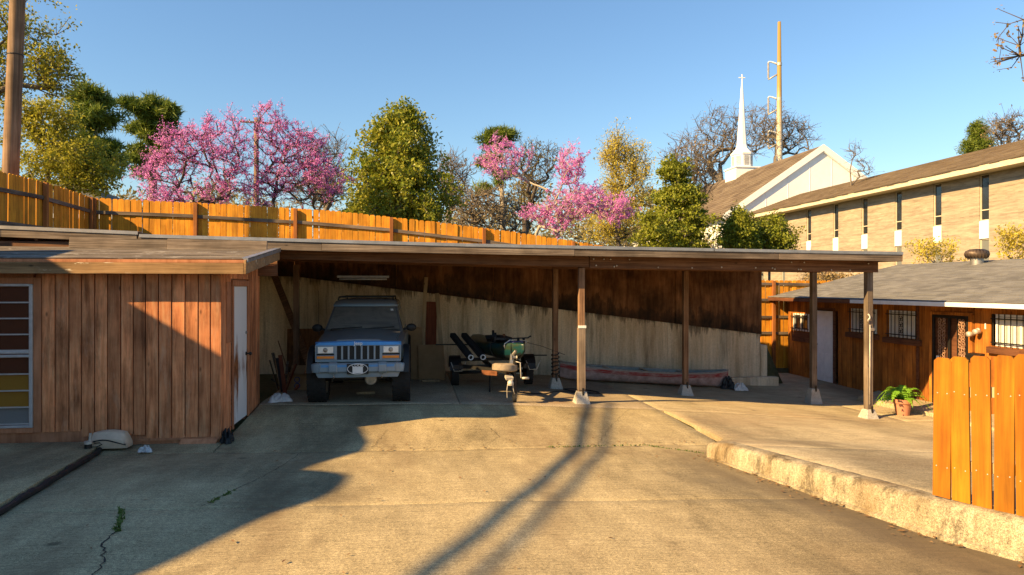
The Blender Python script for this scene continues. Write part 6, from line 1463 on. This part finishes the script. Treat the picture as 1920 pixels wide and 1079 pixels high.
def box_open(name, label, x, y, w, d, h, rz, mat, H_, stripe=None):
    root = thing(name, label, "box", (x, y, H_(x, y)+.014), rz)
    mb = MB(); t = .006
    mb.box(-w/2, w/2, -d/2, -d/2+t, 0, h); mb.box(-w/2, w/2, d/2-t, d/2, 0, h); mb.box(-w/2, -w/2+t, -d/2+t+.001, d/2-t-.001, 0, h); mb.box(w/2-t, w/2, -d/2+t+.001, d/2-t-.001, 0, h); mb.box(-w/2+t, w/2-t, -d/2+t, d/2-t, 0, t)
    mb.build("carton", mat, root)
    MB().hexa([(-w/2,-d/2-.16,h+.03),(w/2,-d/2-.16,h+.03),(w/2,-d/2,h-.002),(-w/2,-d/2,h-.002),(-w/2,-d/2-.16,h+.036),(w/2,-d/2-.16,h+.036),(w/2,-d/2+.0,h+.004),(-w/2,-d/2,h+.004)]).build("flap", mat, root)
    MB().hexa([(-w/2,d/2,h),(w/2,d/2,h),(w/2,d/2+.005,h),(-w/2,d/2+.005,h),(-w/2,d/2+.05,h+.15),(w/2,d/2+.05,h+.15),(w/2,d/2+.056,h+.15),(-w/2,d/2+.056,h+.15)]).build("flap", mat, root)
    if stripe:
        for z in (h*.3, h*.7):
            pts = [(.0+.05*math.cos(R(20*k)), -d/2-.003, z+.05*math.sin(R(20*k))) for k in range(19)]; MB().tube(pts, .008, 5).build("print_mark", stripe, root)
blue = plain('blue_print', (.02,.05,.22), .7)
box_open("cardboard_box", "small cardboard box with blue print beside the car's tyre", -2.28, 14.3, .40, .34, .30, R(-4), M['card'], GD, blue)
def leaner(name, label, cat, x, y, w, t, L, rx, ry, mat, H_, bev=.003):
    o = MB().box(-w/2, w/2, -t/2, t/2, 0, L).build(name, mat, None, (x, y, H_(x, y)+.016), (rx, ry, 0), bevel=bev); return tag(o, label, cat)
leaner("timber_stud", "pale timber stud leaning upright against the retaining wall", "timber", .12, 16.5, .09, .04, 2.42, R(-15), R(4), M['light_wood'], GD)
leaner("red_plank", "reddish plank leaning behind the cardboard sheets", "plank", .36, 16.75, .26, .025, 1.78, R(-12), R(2), M['red_wood'], GD)
leaner("plywood_strip", "narrow pale plywood strip leaning beside the cardboard", "plank", .68, 16.55, .10, .02, 2.02, R(-14), R(-4), M['light_wood'], GD)
leaner("cardboard_sheet", "tall brown cardboard sheet leaning beside the car", "cardboard", -.13, 15.8, .62, .012, 1.18, R(-10), 0, M['card'], GD)
leaner("cardboard_sheet", "shorter square cardboard sheet leaning by the pale stud", "cardboard", .38, 15.7, .58, .012, .80, R(-12), R(-1), M['card'], GD)
leaner("heavy_timber", "dark timber leaning diagonally behind the parked car", "timber", -2.25, 16.2, .14, .09, 2.75, R(-18), R(-24), M['beam'], GD)
leaner("plywood_sheet", "dark plywood sheet standing along the back wall behind the car", "plywood", -1.9, 17.3, 2.3, .015, 1.05, R(-4), 0, M['ply'], GD)
tag(MB().box(-.2,.2,-.05,.05,0,.05).build("wood_block", M['light_wood'], None, (.36,15.42,GD(.36,15.4)+.016), (0,0,R(-4)), bevel=.004), "short pale wood block lying before the cardboard sheets", "block")
tag(MB().box(-.17,.17,-.05,.05,0,.045).build("wood_chock", M['light_wood'], None, (-.93,13.6,GD(-.9,13.6)+.016), (0,0,R(8)), bevel=.004), "short wooden board lying under the parked car", "board")
t_ = thing("scrap_pile", "dark heap of scrap sticks and boards beside the shed's back wall", "scrap", (-2.42, 14.0, GD(-2.4, 14)+.012))
for k in range(11):
    r2 = random.Random(k+40); a = Vector((r2.uniform(-.25,.15), r2.uniform(-.5,.9), .02)); b = a + Vector((r2.uniform(-.3,.5), r2.uniform(-.2,.4), r2.uniform(.15, .95)))
    MB().bar(a, b, r2.uniform(.02,.09), r2.uniform(.015,.03)).build("stick", [M['beam'], M['iron'], M['red_wood'], M['grey_wood']][k % 4], t_)
# beige moulded lid leaning at the foot of the shed, with a tap stand
def lid():
    root = thing("moulded_cover", "beige moulded plastic cover propped against the shed's foot", "cover", (-4.04, 10.0, GD(-4.0, 10.0))); root.scale = (.80, .85, .84)
    mb = MB(); n = 14; r = []
    m = plain('beige_plastic', (.60,.45,.31), .55, grime=.25, scale=5)
    for i in range(n+1):
        s = i/n; x = -.27+.56*s; top = .20 + .10*math.sin(math.pi*min(1, .25+s*.62)); 
        if s > .88: top -= (s-.88)*1.1
        r.append([(x,-.13,.03),(x,-.15,.08+.03*s),(x,-.135,top*.62),(x,-.10,top*.66+.012),(x,-.06,top*.93),(x,.0,top),(x,.10,top-.01),(x,.12,.03)])
    mb.loft(r); mb.build("shell", m, root, smooth=True, angle=40)
    mb = MB(); pts = [(-.26+.045*k, -.148-.004*math.sin(k), .125+.045*math.sin(k*.32+.3)) for k in range(13)]; mb.tube(pts, .010, 6); mb.tube([(-.25,-.155,.055),(-.16,-.162,.07),(-.08,-.162,.11),(-.12,-.158,.135),(-.2,-.155,.125)], .008, 6); mb.build("seam", M['black'], root, smooth=True)
lid()
t_ = thing("tap_stand", "stubby dark standpipe with a pale cap at the slab's corner", "standpipe", (-4.24, 9.78, GD(-4.2, 9.8)))
MB().lathe([(0,0),(.07,0),(.075,.03),(.045,.05),(.045,.13),(0,.13)], 16).build("base", M['iron'], t_, smooth=True, angle=40); MB().lathe([(0,.131),(.05,.131),(.05,.165),(0,.17)], 16).build("cap", M['steel_pale'], t_, smooth=True, angle=40); MB().tube([(.02,0,.17),(.03,0,.27)], .018, 8).build("stem", M['steel_pale'], t_)

# dry leaf bits blown against the kerb, the joints and the slab edge
def litter():
    r2 = random.Random(21); mb = MB()
    for k in range(230):
        m = r2.random()
        if m < .45: v = r2.uniform(3.5, 8.8); u = kerb_u(v) - .19 - abs(r2.gauss(0, .10))
        elif m < .7: u, v = r2.uniform(-2.0, 4.2), 9.72 + r2.gauss(0, .12)
        else: u, v = r2.uniform(-3, 4), r2.uniform(4, 12)
        z = GD(u, v) + .014; a = r2.uniform(0, 6.28); L = r2.uniform(.012, .035); w_ = L*.45; c, s_ = math.cos(a), math.sin(a); h = r2.uniform(.002, .012)
        mb.add([(u-c*L, v-s_*L, z), (u+s_*w_, v-c*w_, z+h), (u+c*L, v+s_*L, z+.003), (u-s_*w_, v+c*w_, z+h*.6)], [(0,1,2),(0,2,3)])
    o = mb.build("leaf_litter", leafmat('dry_leaf', [(.10,.055,.025), (.22,.12,.05), (.30,.20,.10)], .1)); tag(o, "dry leaf bits scattered over the drive and along the kerb", "leaves", None, "stuff")
litter()
